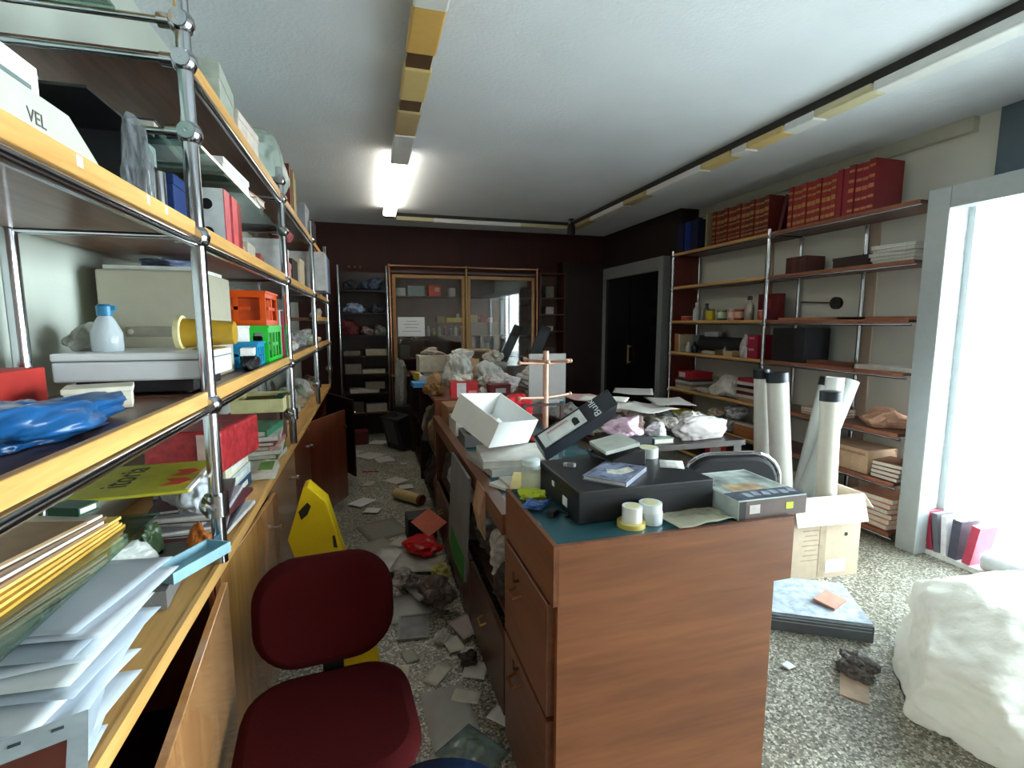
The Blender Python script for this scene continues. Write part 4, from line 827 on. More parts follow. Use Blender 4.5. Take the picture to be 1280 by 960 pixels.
# ================================================================ more of the heap on the tall counter and on the deck before it
for i, (x, y, sz, c, l, rz) in enumerate([(.86, 4.78, (.26, .2, .20), (190, 150, 104), 'tan carton behind the white heaped bags', 5), (1.18, 4.80, (.24, .22, .16), (150, 146, 138), 'grey carton behind the milky heaped bag', -6), (.62, 5.16, (.3, .22, .22), (206, 200, 186), 'cream carton deep in the heap at the aisle side', 3), (1.02, 5.12, (.26, .2, .26), (110, 92, 78), 'dull brown carton deep in the heap', -3), (.93, 3.635, (.16, .10, .09), (120, 40, 40), 'dark red small box at the near end of the tall counter', 4), (1.32, 4.09, (.18, .18, .10), (206, 204, 200), 'white flat box behind the grey magazine stack', 0), (1.335, 4.44, (.18, .26, .14), (84, 76, 72), 'dark grey carton beside the milky heaped bag', -4)]):
    carton('box', l, 'box', sz, c, (x, y, U), R(rz), .02, [('f', 0, .5, .5, .4, (214, 210, 204))])
for i, (x, y, z, d_, c, l) in enumerate([(.86, 4.78, .2012, (.24, .18, .1), (206, 204, 198), 'white crumpled papers on the tan carton of the heap'), (1.18, 4.80, .1612, (.22, .2, .12), (176, 170, 160), 'grey crumpled papers on the grey carton of the heap'), (1.32, 4.09, .1012, (.16, .15, .09), (196, 186, 172), 'cream crumpled papers on the white flat box of the heap'), (.815, 3.66, 0, (.075, .1, .07), (226, 220, 214), 'small white wad between the red carton and dark red box'), (.67, 3.68, .1162, (.16, .13, .05), (214, 206, 190), 'pale crumpled wrapper on top of the red carton'), (.62, 5.16, .2212, (.26, .2, .08), (160, 150, 138), 'brownish papers on the cream carton of the heap')]):
    lump('paper_wad', l, 'paper', d_, pm(c, rough=.5, var=.3, scale=16), (x, y, U + z), 0, 420 + i, .5, 2.6)
for i, (x, y, sz, c, l) in enumerate([(.57, 2.66, (.2, .24, .06), (96, 92, 90), 'dark grey file lying behind the white card box'), (.555, 2.95, (.18, .26, .09), (200, 194, 184), 'pale carton on the deck beside the red plastic bag'), (.555, 3.27, (.18, .24, .12), (150, 104, 70), 'brown carton on the deck against the tall counter')]):
    carton('box', l, 'box', sz, c, (x, y, Q), R(2 * i - 2))
for i, (x, y, z, c, l) in enumerate([(.57, 2.66, .0605, (206, 202, 196), 'white crumpled papers on the dark grey file'), (.555, 2.95, .0905, (180, 170, 160), 'grey crumpled papers on the pale deck carton')]):
    lump('paper_wad', l, 'paper', (.17, .2, .07), pm(c, rough=.5, var=.3), (x, y, Q + z), 0, 440 + i, .5, 2.6)
# ================================================================ right shelving contents
def row_books(n, y_far, y_near, label, h, dp, cols, bands, z, group, x=3.40, lean_=0):
    st = (y_far - y_near) / n
    for i in range(n):
        y = y_far - st * (i + .5)
        upright(label % ORD[i], st - .003, dp, h * (1 - .012 * (i * 7 % 3)), cols[i % len(cols)], (x + .004 * (i * 5 % 3), y, z + .0008), rot=(R(lean_), 0, 0), name='encyclopedia', cat='book', bands=bands(i), group=group)
gold = (186, 132, 74)
GB = (gold, ((.12, .05), (.22, .03), (.36, .06), (.52, .04), (.66, .1), (.86, .05)))
GB2 = ((206, 120, 84), ((.1, .05), (.3, .05), (.5, .08), (.68, .06), (.88, .05)))
Z = 2.2715
row_books(13, 4.50, 3.74, 'brown-red gilt encyclopedia volume, %s from the blue files in the far row', .335, .24, [(110, 36, 28), (128, 44, 32), (96, 30, 26)], lambda i: GB, Z, 'encyclopedia volumes in the far row')
upright('purple-red volume leaning over at the end of the far gilt row', .035, .25, .30, (92, 24, 40), (3.42, 3.635, Z + .0055), rot=(R(13), 0, 0), name='encyclopedia', cat='book', group='encyclopedia volumes in the far row')
row_books(10, 3.53, 3.08, 'red gilt encyclopedia volume, %s from the gap in the near row', .335, .25, [(150, 30, 30), (162, 36, 32)], lambda i: (gold, ((.12, .08), (.3, .06), (.5, .1), (.7, .05), (.85, .06))), Z, 'encyclopedia volumes in the near row')
row_books(2, 3.08, 2.985, 'plain crimson encyclopedia volume, %s of the pair in the near row', .35, .25, [(150, 30, 40)], lambda i: None, Z, 'encyclopedia volumes in the near row')
row_books(4, 2.985, 2.78, 'thick red encyclopedia volume with pink bands, %s toward the window', .355, .26, [(140, 24, 32), (132, 20, 28)], lambda i: GB2, Z, 'encyclopedia volumes in the near row')
for i in range(3):
    b_ = binder(['navy', 'bright blue', 'dark blue'][i] + ' box file at the far end of the highest shelf', 3.65, [5.03, 4.90, 4.78][i], Z, .25, .11, .32, [(20, 30, 66), (22, 50, 130), (18, 26, 60)][i], False); b_.rotation_euler = (0, 0, math.pi)
carton('panel', 'cream board between blue files and the brown-red gilt row', 'board', (.26, .02, .36), (176, 160, 120), (3.55, 4.62, Z), 0)
t = solo('panel', MB().box((0, 0, .09), (.02, .34, .18)), pm(126, 146, 122), 'pale green board leaning above the dark glazed door', 'board', (3.52, 5.62, 2.312), rot=(0, R(12), 0))
carton('box', 'dark slate box lying above the dark glazed door', 'box', (.18, .5, .06), (56, 60, 64), (3.58, 6.3, 2.2815), 0)
# z 1.9
Z = 1.9015
for i in range(6): upright('small brown leather-look volume, %s from the chrome post' % ORD[i], .032, .2, .15, [(104, 48, 36), (92, 42, 32)][i % 2], (3.50, 3.60 - .035 * i, Z), name='book', group='small brown volumes by the chrome post', bands=((130, 70, 50), ((.8, .05),)))
carton('box', 'dark brown wooden casket on the second shelf down', 'box', (.2, .30, .085), (58, 36, 30), (3.55, 2.96, Z), R(-2), .02, lidcol=(52, 32, 28))
for i in range(5): book(['white', 'grey', 'black-edged white', 'silver', 'topmost white'][i] + ' glossy catalogue in the pile near the window frame', .22, .30, .022 + .006 * (i % 2), [(226, 226, 226), (150, 150, 152), (206, 206, 206), (170, 170, 172), (240, 240, 240)][i], (3.53, 2.62 + .015 * (i % 3), Z + .0005 + sum(.0225 + .006 * (k % 2) for k in range(i))), R(180 + 5 * (i % 3) - 4), 'catalogue', 'catalogue', rot=(0, 0, R(180 + 5 * (i % 3) - 4)))
# z 1.52
Z = 1.5215
tin('tape_dispenser', 'red and white lid lying at the far end of the tin shelf', 'lid', .06, .05, (206, 70, 56), (3.50, 5.0, Z), (226, 210, 200))
bottle('bottle', 'white lidded tube bottle standing on the tin shelf', 'bottle', .04, .19, (196, 196, 192), (3.44, 4.74, Z), (210, 210, 206))
bottle('bottle', 'grey aerosol bottle beside the white tube bottle', 'bottle', .035, .18, (110, 112, 116), (3.49, 4.64, Z), (60, 60, 64))
for i, (y, c, lc, bd, l) in enumerate([(4.50, (206, 178, 30), (40, 70, 36), None, 'yellow tin with dark green end'), (4.32, (96, 116, 76), (180, 180, 160), (196, 200, 170), 'green tin with pale label'), (4.16, (206, 140, 120), (200, 190, 180), (226, 190, 180), 'salmon pink tin'), (4.07, (150, 44, 40), (190, 150, 120), (200, 160, 130), 'dark red tin')]):
    tin('tin', l + ' on the shelf of tins', 'tin', .048, .112, c, (3.43, y, Z), lc, bd)
bottle('bottle', 'pale bottle with black top before the red poster box', 'bottle', .042, .22, (176, 160, 150), (3.42, 3.93, Z), (30, 26, 26))
carton('box', 'tall dark red box standing on the tin shelf by the chrome post', 'box', (.08, .24, .24), (112, 24, 32), (3.58, 3.84, Z), 0, 0, [('l', 0, .6, .3, .4, (150, 40, 44))])
tin('tin', 'small coral tin before the tall dark red box', 'tin', .035, .09, (206, 90, 80), (3.43, 3.78, Z), (220, 200, 190))
for i, (y, L, l) in enumerate([(3.22, .8, 'long wooden lath lying along the tin shelf'), (2.75, .6, 'short wooden lath near the window frame')]):
    carton('wooden_lath', l, 'lath', (.12, L, .02), (176, 112, 78), (3.50, y - .02, Z), R(0), bev=0)
# wall hook disc
t = thing('wall_clamp', 'small black round fitting with a thin rod on the right wall', 'wall fitting', (3.715, 3.30, 1.66), 0)
obj('disc', MB().tube((0, 0, 0), (.032, 0, 0), .05, n=18), BLACK, t); obj('rod', MB().tube((.0, 0, .0), (.0, .34, .02), .006), CHROME, t)
# z 1.17
Z = 1.1715
upright('orange-brown book standing at the far end of the mid shelf', .06, .2, .20, (176, 110, 64), (3.40, 5.04, Z)); upright('cream book next to the orange-brown one', .03, .2, .19, (200, 184, 150), (3.40, 4.985, Z))
carton('box', 'grey-blue carton behind the standing books of the mid shelf', 'box', (.12, .12, .19), (96, 104, 112), (3.62, 4.90, Z), 0)
bottle('bottle', 'small white bottle on the mid shelf', 'bottle', .03, .11, (206, 206, 206), (3.44, 4.86, Z), (226, 226, 226)); bottle('bottle', 'black ink bottle beside the small white one', 'bottle', .034, .12, (30, 32, 40), (3.45, 4.76, Z), (20, 20, 24))
solo('roll', MB().tube((0, -.36, 0), (0, .36, 0), .088, n=28), pm(34, 36, 40, rough=.7), 'thick black paper roll lying on the mid shelf', 'roll', (3.60, 4.45, Z + .0885), smooth='auto')
carton('box', 'white card box perched on the black roll', 'box', (.08, .22, .05), (176, 178, 180), (3.60, 4.64, Z + .1775), 0)
lump('papers', 'white papers spread before the black roll', 'papers', (.1, .3, .035), pm(196, 190, 180), (3.45, 4.5, Z), 0, 100, .3); carton('box', 'olive brown carton before the black roll', 'box', (.1, .12, .055), (110, 86, 48), (3.44, 4.29, Z), 0)
carton('booklet', 'pile of buff booklets before the black roll', 'booklet', (.12, .11, .05), (190, 160, 120), (3.45, 4.16, Z + .0), R(6), bev=0)
lump('plastic_bag', 'white translucent bag standing on the mid shelf', 'bag', (.12, .15, .22), pm(206, 200, 198, rough=.3, var=.2), (3.46, 4.0, Z + .0), 0, 101, .25)
carton('box', 'crimson carton low of the pair by the chrome post', 'box', (.2, .13, .115), (156, 26, 56), (3.49, 3.83, Z), 0, 0, [('l', .1, .7, .5, .2, (206, 130, 150))])
carton('box', 'crimson carton stacked top of the pair by the chrome post', 'box', (.2, .13, .10), (164, 30, 60), (3.49, 3.83, Z + .1155), 0, 0, [('l', .1, .7, .5, .2, (206, 130, 150))])
for i in range(2): bottle('bottle', ['slim white', 'short grey'][i] + ' bottle before the dark mid shelf corner', 'bottle', .02, .12 - .02 * i, [(206, 206, 206), (140, 140, 140)][i], (3.405, 3.91, Z) if i == 0 else (3.405, 4.22, Z), (60, 60, 60))
t = carton('monitor', 'black boxy monitor on the mid shelf past the chrome post', 'monitor', (.26, .34, .28), (26, 26, 32), (3.53, 3.44, Z), 0, patches=[('l', .1, .5, .6, .6, (16, 16, 20))])
for i in range(2): carton('wooden_lath', ['brown lath lying on the mid shelf toward the window', 'pale board lying on the mid shelf beside the window frame'][i], 'lath', (.14, .42, .03), [(120, 66, 48), (206, 196, 186)][i], (3.46, [3.02, 2.62][i], Z), 0, bev=0)
# z .76
Z = .7615
carton('box', 'red flat box with white label on the low far shelf', 'box', (.25, .28, .075), (186, 26, 48), (3.54, 4.86, Z + .1145), 0, .02, [('l', .2, .5, .4, .7, (214, 196, 196))])
for i in range(4): carton('paper_stack', ['lowest cream', 'second grey', 'third white', 'topmost dark'][i] + ' paper block under the red flat box', 'papers', (.28, .3, .028), [(196, 184, 160), (140, 132, 120), (206, 200, 190), (60, 54, 50)][i], (3.545, 4.88, Z + .0285 * i), R(4 * (i % 3) - 4), bev=0)
lump('papers', 'white papers spilling over the low far shelf', 'papers', (.2, .3, .045), pm(204, 196, 190), (3.48, 4.58, Z), 0, 103, .3)
t = lump('plastic_bag', 'white knotted plastic bag on the low far shelf', 'bag', (.24, .36, .22), pm(214, 208, 200, rough=.4), (3.49, 4.25, Z), 0, 104, .22, 2.0)
for i in range(7): book(['lowest tan', 'second white', 'third maroon', 'fourth cream', 'fifth black', 'sixth white', 'topmost red'][i] + ' book of the pile by the chrome post, low far shelf', .2, .27, .03, [(176, 140, 110), (214, 206, 200), (96, 30, 36), (206, 190, 160), (40, 34, 36), (210, 204, 204), (176, 34, 48)][i], (3.50, 3.88, Z + .0305 * i), R(5 * (i % 3) - 5), rot=(0, 0, R(5 * (i % 3) - 5)))
# z .42
Z = .4215
carton('box', 'yellow-green box on the lowest far shelf', 'box', (.2, .3, .07), (196, 186, 40), (3.50, 4.92, Z), R(3)); carton('box', 'olive yellow box beside the yellow-green one', 'box', (.2, .22, .06), (150, 140, 50), (3.52, 4.62, Z), R(-3))
for i in range(4): lump('papers', ['white', 'pale grey', 'cream', 'silver grey'][i] + ' tumbled papers on the lowest far shelf', 'papers', (.28, .2, .10 + .03 * (i % 2)), pm([(196, 194, 190), (170, 170, 168), (190, 176, 156), (180, 182, 184)][i], var=.3), (3.52, [4.37, 4.14, 4.37, 4.14][i], Z + [0, 0, .102, .132][i]), 0, 106 + i, .3)
carton('box', 'brown cardboard carton on the lowest shelf at the chrome post', 'box', (.26, .34, .10), (170, 106, 62), (3.53, 3.86, Z), 0, 0, [('l', 0, .5, 1, .1, (150, 90, 50))])
carton('panel', 'long white strip lying on the brown cardboard carton', 'board', (.05, .34, .02), (206, 196, 190), (3.44, 3.86, Z + .1005), R(2))
# near right bay, low shelves
Z = .7615
lump('paper_wad', 'fanned pink-brown papers on the shelf beside the tubes', 'papers', (.28, .36, .14), pm(206, 156, 130, rough=.7), (3.52, 2.68, Z), 0, 111, .2)
for i in range(3): book(['lowest', 'middle', 'topmost'][i] + ' dusty pink folder of the pile beside the tubes', .22, .3, .02, [(150, 100, 90), (190, 150, 130), (206, 160, 140)][i], (3.50, 3.1, Z + .0205 * i), R(4 * i), 'folder', 'folder', rot=(0, 0, R(180 + 4 * i)))
Z = .4215
carton('box', 'pale pink-brown carton on the low shelf behind the tubes', 'box', (.28, .42, .17), (206, 172, 140), (3.53, 2.86, Z), 0, 0, [('l', 0, .8, .9, .1, (176, 130, 104))])
for i in range(4): book(['lowest dark red', 'second brown', 'third plum', 'topmost brown'][i] + ' folder of the low pile next the window frame', .22, .19, .03, [(110, 40, 40), (130, 80, 64), (90, 40, 60), (140, 90, 70)][i], (3.50, 2.53, Z + .0305 * i), R(3 * i), 'folder', 'folder', rot=(0, 0, R(180 + 3 * i)))
Z = .0715
for i in range(6): book(['lowest salmon', 'second peach', 'third rose', 'fourth brown', 'fifth coral', 'topmost peach'][i] + ' folder of the bottom shelf pile next the window frame', .24, .30, .036, [(206, 130, 100), (216, 160, 120), (196, 90, 90), (150, 100, 80), (220, 110, 100), (210, 150, 120)][i], (3.52, 2.62, Z + .0365 * i), R(4 * (i % 3) - 4), 'folder', 'folder', rot=(0, 0, R(180 + 4 * (i % 3) - 4)))
lump('cloth', 'black cloth bundle on the bottom shelf behind the cardboard box', 'cloth', (.3, .4, .2), pm(40, 34, 36, rough=.9), (3.54, 3.15, Z), 0, 112, .3)
carton('box', 'red carton with white label lying on the bottom shelf past the black chair', 'box', (.26, .3, .2), (186, 34, 40), (3.54, 4.3, Z), R(4), 0, [('l', 0, .6, .5, .4, (220, 190, 190))])
carton('box', 'dark brown carton on the bottom shelf of the far bay', 'box', (.28, .3, .24), (60, 36, 28), (3.53, 4.72, Z), 0)
carton('box', 'black carton on the bottom shelf of the far bay', 'box', (.28, .3, .24), (30, 28, 30), (3.53, 3.88, Z), 0)
t = carton('box', 'bright red carton with white label on the floor past the black chair', 'box', (.22, .16, .14), (196, 30, 40), (2.62, 3.15, .3005), R(20), 0, [('t', 0, 0, .5, .5, (226, 190, 190)), ('f', 0, .5, .6, .5, (220, 180, 180))])
carton('box', 'plain dark carton carrying the bright red one', 'box', (.4, .4, .30), (50, 32, 26), (2.64, 3.2, 0), R(10))
# ================================================================ cardboard box of drawing tubes
t = thing('cardboard_box', 'tall white-brown cardboard box holding the drawing tubes', 'box', (2.55, 2.42, 0), R(-4))
bx, by, bz, th = .48, .46, .50, .006
CB = pm(196, 176, 152, rough=.8, var=.08)
m = MB().span((-bx/2, -by/2, 0), (bx/2, by/2, th)).span((-bx/2, -by/2, th), (bx/2, -by/2 + th, bz)).span((-bx/2, by/2 - th, th), (bx/2, by/2, bz)).span((-bx/2, -by/2 + th, th), (-bx/2 + th, by/2 - th, bz)).span((bx/2 - th, -by/2 + th, th), (bx/2, by/2 - th, bz))
obj('body', m, CB, t)
obj('flap', MB().box((0, -by/2 - .025, bz - .075), (bx, .004, .16), Matrix.Rotation(R(-16), 4, 'X')), pm(220, 212, 200, rough=.7), t)
obj('flap', MB().box((bx/2 + .04, 0, bz - .045), (.004, by, .12), Matrix.Rotation(R(-40), 4, 'Y')), pm(226, 220, 210, rough=.7), t)
obj('flap', MB().box((-bx/2 - .04, 0, bz - .04), (.004, by, .12), Matrix.Rotation(R(42), 4, 'Y')), CB, t)
obj('printed_label', MB().box((.08, -by/2 - .001, .07), (.14, .001, .08)), pm(206, 204, 216), t)
obj('tape_strip', MB().box((-.02, -by/2 - .001, .25), (.045, .001, .48)), pm(176, 156, 132, rough=.3), t)
obj('round_mark', MB().tube((.14, -by/2 - .002, .26), (.14, -by/2, .26), .012), pm(40, 36, 36), t)
m = MB()
for k in range(7): m.box((-.1, -by/2 - .0012, .12 + .03 * k), (.12 - .02 * (k % 3), .0008, .006))
obj('print_line', m, pm(166, 146, 122), t)
def tube_(label, a, b, r, cap, col=(222, 218, 210)):
    a, b = Vector(a), Vector(b); L = (b - a).length; q = (b - a).to_track_quat('Z', 'Y').to_euler()
    t = thing('drawing_tube', label, 'tube', a, rot=q)
    obj('body', MB().lathe([(r, 0), (r, L), (r - .003, L), (r - .003, .02)], 28), pm(col, rough=.45, var=.04), t, smooth='auto')
    if cap: obj('cap', MB().lathe([(r + .003, L - .045), (r + .003, L + .012), (r - .01, L + .014)], 28), pm(26, 34, 44, rough=.35), t, smooth='auto')
    else: obj('inner_disc', MB().tube((0, 0, L - .03), (0, 0, L - .026), r - .0035, n=24), pm(206, 204, 200), t)
    return t
tube_('white drawing tube with black cap leaning furthest from the window', (2.44, 2.375, .02), (2.345, 2.435, 1.19), .06, True)
tube_('slim white drawing tube with black cap tucked behind the furthest one', (2.41, 2.54, .02), (2.345, 2.56, 1.2), .045, True)
tube_('shorter upright white drawing tube with flat black cap in the middle of the box', (2.60, 2.255, .02), (2.585, 2.275, 1.09), .055, True, (226, 220, 206))
tube_('tallest capless white drawing tube upright in the box', (2.66, 2.36, .02), (2.715, 2.37, 1.17), .05, False, (234, 234, 232))
tube_('white capless drawing tube leaning toward the window, nearest the frame', (2.505, 2.475, .042), (2.965, 2.475, 1.13), .05, False, (214, 218, 216))
tube_('white drawing tube with dark cap behind the window-leaning one', (2.64, 2.575, .02), (2.885, 2.575, 1.13), .042, True, (220, 222, 220))
lump('cloth', 'olive-brown sacking slumped beside the cardboard box', 'cloth', (.24, .3, .5), pm(120, 100, 70, rough=.9), (2.12, 2.70, 0), 0, 119, .2)
# ================================================================ grey step panel, sack, window display
t = thing('step_panel', 'low grey platform panel on the floor between box and sack', 'platform', (2.07, 1.97, 0), R(-30))
obj('plinth', MB().box((0, 0, .04), (.62, .40, .08)), pm(104, 110, 116, rough=.5), t, bev=.003)
for z in (.052, .068): obj('front_groove', MB().box((0, -.2015, z), (.60, .003, .004)), pm(170, 176, 182), t)
obj('glazed_top', MB().box((0, .005, .084), (.615, .385, .008)), pm(186, 198, 212, rough=.12, var=.3, scale=30), t)
t = thing('floor_board', 'salmon board tilted on rubble against the sack', 'board', (2.21, 1.86, .094), R(20), rot=(R(6), 0, R(20)))
obj('board', MB().box((0, 0, .006), (.14, .10, .012)), pm(190, 140, 120), t)
lump('rubble_lump', 'small grey heap of debris by the sack corner', 'debris', (.16, .18, .09), pm(96, 90, 86, var=.5, scale=60), (1.98, 1.52, 0), 0, 120, .5, 4)
carton('card', 'tan cardboard offcut under the sack corner', 'card', (.16, .10, .006), (186, 160, 136), (1.88, 1.44, 0), R(40), bev=0)
def sack(name, label, c, d, seed, mat, rz=0):
    b2 = bmesh.new(); bmesh.ops.create_icosphere(b2, subdivisions=6, radius=1); off = Vector((seed, seed * 2, seed * 3)); e = 4.0
    rr = random.Random(11); PL = [(Vector((rr.gauss(0, 1), rr.gauss(0, 1), rr.gauss(0, .9))).normalized(), rr.uniform(.8, 1.08)) for _ in range(22)]
    for v in b2.verts:
        p = v.co.copy(); s = (abs(p.x) ** e + abs(p.y) ** e + abs(p.z) ** e) ** (-1 / e); f = min(h / max(.05, n_.dot(p)) for n_, h in PL)
        n1 = noise.noise(p * 1.5 + off); n2 = .3 - abs(noise.noise(p * 2.4 + off)); n3 = .3 - abs(noise.noise(p * 6 + off + Vector((n1, n2, 0)) * 2))
        p *= min(s, f * 1.05) * (1 + .08 * n1 + .13 * n2 + .045 * n3)
        z = (max(p.z, -.75) + .75) / 1.75; taper = 1 - .06 * z
        v.co = (p.x * taper, p.y * taper, z)
    vs = [v.co for v in b2.verts]; lo_ = [min(q[i] for q in vs) for i in range(3)]; hi_ = [max(q[i] for q in vs) for i in range(3)]
    for v in b2.verts: v.co = [((v.co[i] - lo_[i]) / (hi_[i] - lo_[i]) - (.5 if i < 2 else 0)) * d[i] for i in range(3)]
    M = MB(); M.bm = b2
    return solo(name, M, mat, label, 'bag', c, rz, smooth=True)
SK = NT('sack_plastic'); SK.p.inputs['Base Color'].default_value = C(240, 238, 232); SK.p.inputs['Roughness'].default_value = .45
nz = SK.n('ShaderNodeTexNoise', Scale=9.0, Detail=5.0); SK.l(SK.coord(), nz.inputs['Vector']); SK.bump(nz.outputs['Fac'], .5, .03)
tl = SK.n('ShaderNodeBsdfTranslucent'); tl.inputs[0].default_value = C(240, 238, 230); mx_ = SK.n('ShaderNodeMixShader'); mx_.inputs[0].default_value = .3
SK.l(SK.p.outputs[0], mx_.inputs[1]); SK.l(tl.outputs[0], mx_.inputs[2]); SK.l(mx_.outputs[0], SK.t.nodes['Material Output'].inputs[0])
sack('sack', 'large bulging white plastic sack on the floor before the window', (2.56, 1.20, .001), (1.3, .94, .47), 3.3, SK.m, R(8))
for i, (c, l, y, ln, tk) in enumerate([((190, 60, 90), 'pink', 2.245, -10, .03), ((110, 110, 120), 'grey', 2.205, -8, .035), ((236, 232, 236), 'white', 2.165, -4, .03), ((80, 80, 96), 'slate', 2.115, 2, .05), ((206, 70, 100), 'rose red', 2.04, 8, .045)]):
    upright(l + ' book standing on the display ledge inside the street window', tk, .2, .25, c, (3.47, y, .031), rot=(R(ln), 0, 0), name='book') if True else None
for i, (y, x, l) in enumerate([(1.72, 3.52, 'pale grey paper roll lying on the display ledge'), (1.2, 3.55, 'brown-ended paper roll behind the pale grey one')]):
    solo('roll', MB().tube((0, -.24, 0), (0, .24, 0), .06, n=24), pm([(206, 210, 212), (176, 160, 150)][i], rough=.6), l, 'roll', (x + .0, y, .0305 + .06 + .0), R(4 - 2 * i), smooth='auto')
# ================================================================ litter on the aisle floor
F = .001
def fl(l, x, y, w_, d_, col, rz, seed, curl=.006, cat='paper', name='paper', z=F): return sheet(name, l, cat, w_, d_, col, (x, y, z), R(rz), seed, curl, nx=6, ny=6)
fl('white rectangular card alone in the aisle beside the maroon seat', .235, 1.99, .075, .13, (196, 192, 178), -40, 201, .004, 'card', 'card')
fl('white folded card near the drawer fronts', .395, 1.965, .10, .10, (206, 204, 196), -25, 202, .02, 'card', 'card')
fl('cream card next to the pinkish crumpled paper', .335, 2.17, .08, .12, (206, 202, 184), 10, 203, .012, 'card', 'card')
fl('small white slip below the cream card', .385, 2.10, .06, .07, (206, 204, 200), -15, 204, .012, 'card', 'card')
fl('pinkish crumpled sheet by the counter foot', .42, 2.27, .14, .16, (176, 160, 156), 20, 205, .05)
fl('large white sheet on the floor under the seat edge', .25, 1.75, .18, .30, (170, 170, 164), 4, 206, .004)
fl('white card propped on the bubble packet', .425, 1.62, .07, .10, (200, 202, 200), 40, 207, .03, 'card', 'card', .05)
t = thing('packet', 'shiny green-grey foil packet on the floor beside the drawers', 'packet', (.30, 1.56, F), R(35))
obj('pouch', MB().grid(.17, .2, 18, 20, lambda x, y: Vector((x, y, .004 + .035 * max(0, 1 - (x / .085) ** 2) * max(0, 1 - (y / .1) ** 2) * (.75 + .5 * noise.noise(Vector((x * 30, y * 30, 3))))))), pm(120, 140, 136, rough=.18, var=.45, scale=18), t, smooth=True, solid=.001)
obj('pale_card', MB().box((-.05, .04, .0015), (.15, .12, .002)), pm(150, 148, 120), t)
t = thing('picture_frame', 'thin white-framed picture lying flat on the aisle floor', 'frame', (.165, 2.36, F), R(-6))
obj('frame', MB().span((-.075, -.10, 0), (.075, -.088, .01)).span((-.075, .088, 0), (.075, .10, .01)).span((-.075, -.088, 0), (-.063, .088, .01)).span((.063, -.088, 0), (.075, .088, .01)), pm(150, 150, 144), t)
obj('print', MB().span((-.063, -.088, .001), (.063, .088, .005)), pm(140, 138, 142, var=.3, scale=14), t)
fl('white sheet under the thin white-framed picture', .13, 2.55, .22, .24, (186, 186, 182), 15, 208, .004)
t = thing('envelope', 'long white envelope with a yellow edge behind the maroon seat', 'envelope', (-.02, 2.05, F), R(80))
obj('body', MB().box((0, 0, .004), (.11, .28, .008)), pm(204, 198, 186), t); obj('yellow_edge', MB().box((.03, 0, .0085), (.02, .22, .001)), pm(206, 186, 110), t)
for i, (x, y, c, l, rz) in enumerate([(.20, 2.86, (120, 126, 120), 'grey-green magazine fanned open in the aisle', 50), (.26, 2.70, (172, 174, 168), 'pale magazine lying over the grey-green one', 20), (.08, 3.02, (190, 188, 180), 'broad pale newspaper spread past the yellow case', -20), (.25, 2.92, (160, 160, 150), 'crumpled newspaper before the red plastic', 70)]):
    sheet('magazine', l, 'magazine', .22, .30, c, (x, y, F + .012 * i), R(rz), 210 + i, .035, mat=pm(c, rough=.4, var=.3, scale=12), bend=.03)
for i, (x, y, c, d, l) in enumerate([(.30, 2.50, (96, 80, 76), (.22, .24, .12), 'brown-black crumpled paper by the counter foot'), (.15, 2.70, (150, 140, 136), (.16, .16, .08), 'grey crumpled paper beside the brown-black one'), (.35, 2.72, (190, 186, 110), (.13, .14, .10), 'yellowish cellophane crumple under the green panel foot'), (.285, 2.22, (190, 190, 184), (.09, .09, .05), 'white paper ball beside the thin framed picture'), (.375, 2.02, (44, 40, 40), (.09, .10, .06), 'small black crumpled bag among the cards')]):
    lump('paper_wad', l, 'paper', d, pm(c, rough=.5, var=.4, scale=30), (x, y, F + (.055 if y > 2.45 else 0)), 0, 220 + i, .5, 3)
t = lump('plastic_bag', 'bright red plastic spread on the floor by the black box', 'plastic', (.26, .32, .07), pm(206, 20, 26, rough=.3, var=.2), (0.285, 3.10, .064), R(0), 230, .3, 2.2)
carton('box', 'black cardboard box on the floor behind the red plastic', 'box', (.20, .16, .16), (30, 32, 30), (.31, 3.44, F), R(4))
t = thing('roll', 'cream paper roll with brown end lying in the aisle', 'roll', (.27, 4.16, .0465), R(-50))
obj('paper', MB().tube((-.14, 0, 0), (.14, 0, 0), .045, n=24), pm(206, 178, 122, rough=.6), t, smooth='auto'); obj('brown_end', MB().tube((.1405, 0, 0), (.17, 0, 0), .043, n=24), pm(120, 66, 40), t, smooth='auto')
for i, (x, y, w_, d_, c, l) in enumerate([(-.10, 4.22, .14, .2, (206, 206, 204), 'white sheet poking out below the ajar brown door'), (-.02, 4.0, .12, .1, (206, 204, 196), 'square white slip beyond the ajar brown door'), (.28, 4.52, .12, .12, (200, 200, 190), 'white scrap behind the cream roll'), (.05, 3.62, .3, .34, (128, 124, 114), 'large grey sheet flat in the middle of the aisle'), (-.04, 5.75, .26, .3, (176, 174, 166), 'crumpled white sheet before the back shelving'), (.08, 6.36, .2, .22, (196, 192, 184), 'white sheet standing near the suitcase'), (.31, 5.3, .07, .07, (196, 196, 190), 'tiny white scrap beside the tall counter')]):
    fl(l, x, y, w_, d_, c, 20 * i - 40, 240 + i, .02 if i not in (3,) else .003)
sheet('ribbon', 'thin red strip on the far aisle floor', 'ribbon', .16, .035, (150, 26, 26), (-.03, 5.12, F), R(-10), 250, .006, nx=6, ny=2)
t = thing('suitcase', 'black suitcase standing at the far end of the aisle', 'suitcase', (.30, 6.0, F), R(30))
obj('body', MB().box((0, 0, .22), (.2, .34, .40), Matrix.Rotation(R(-14), 4, 'Y')), pm(30, 31, 34, rough=.5), t, bev=.02)
obj('grey_panel', MB().box((-.102, 0, .22), (.004, .22, .3), Matrix.Rotation(R(-14), 4, 'Y')), pm(96, 98, 102), t)
obj('handle', MB().path([(-.05, -.06, .41), (-.06, -.05, .45), (-.06, .05, .45), (-.05, .06, .41)], .008), BLACK, t)
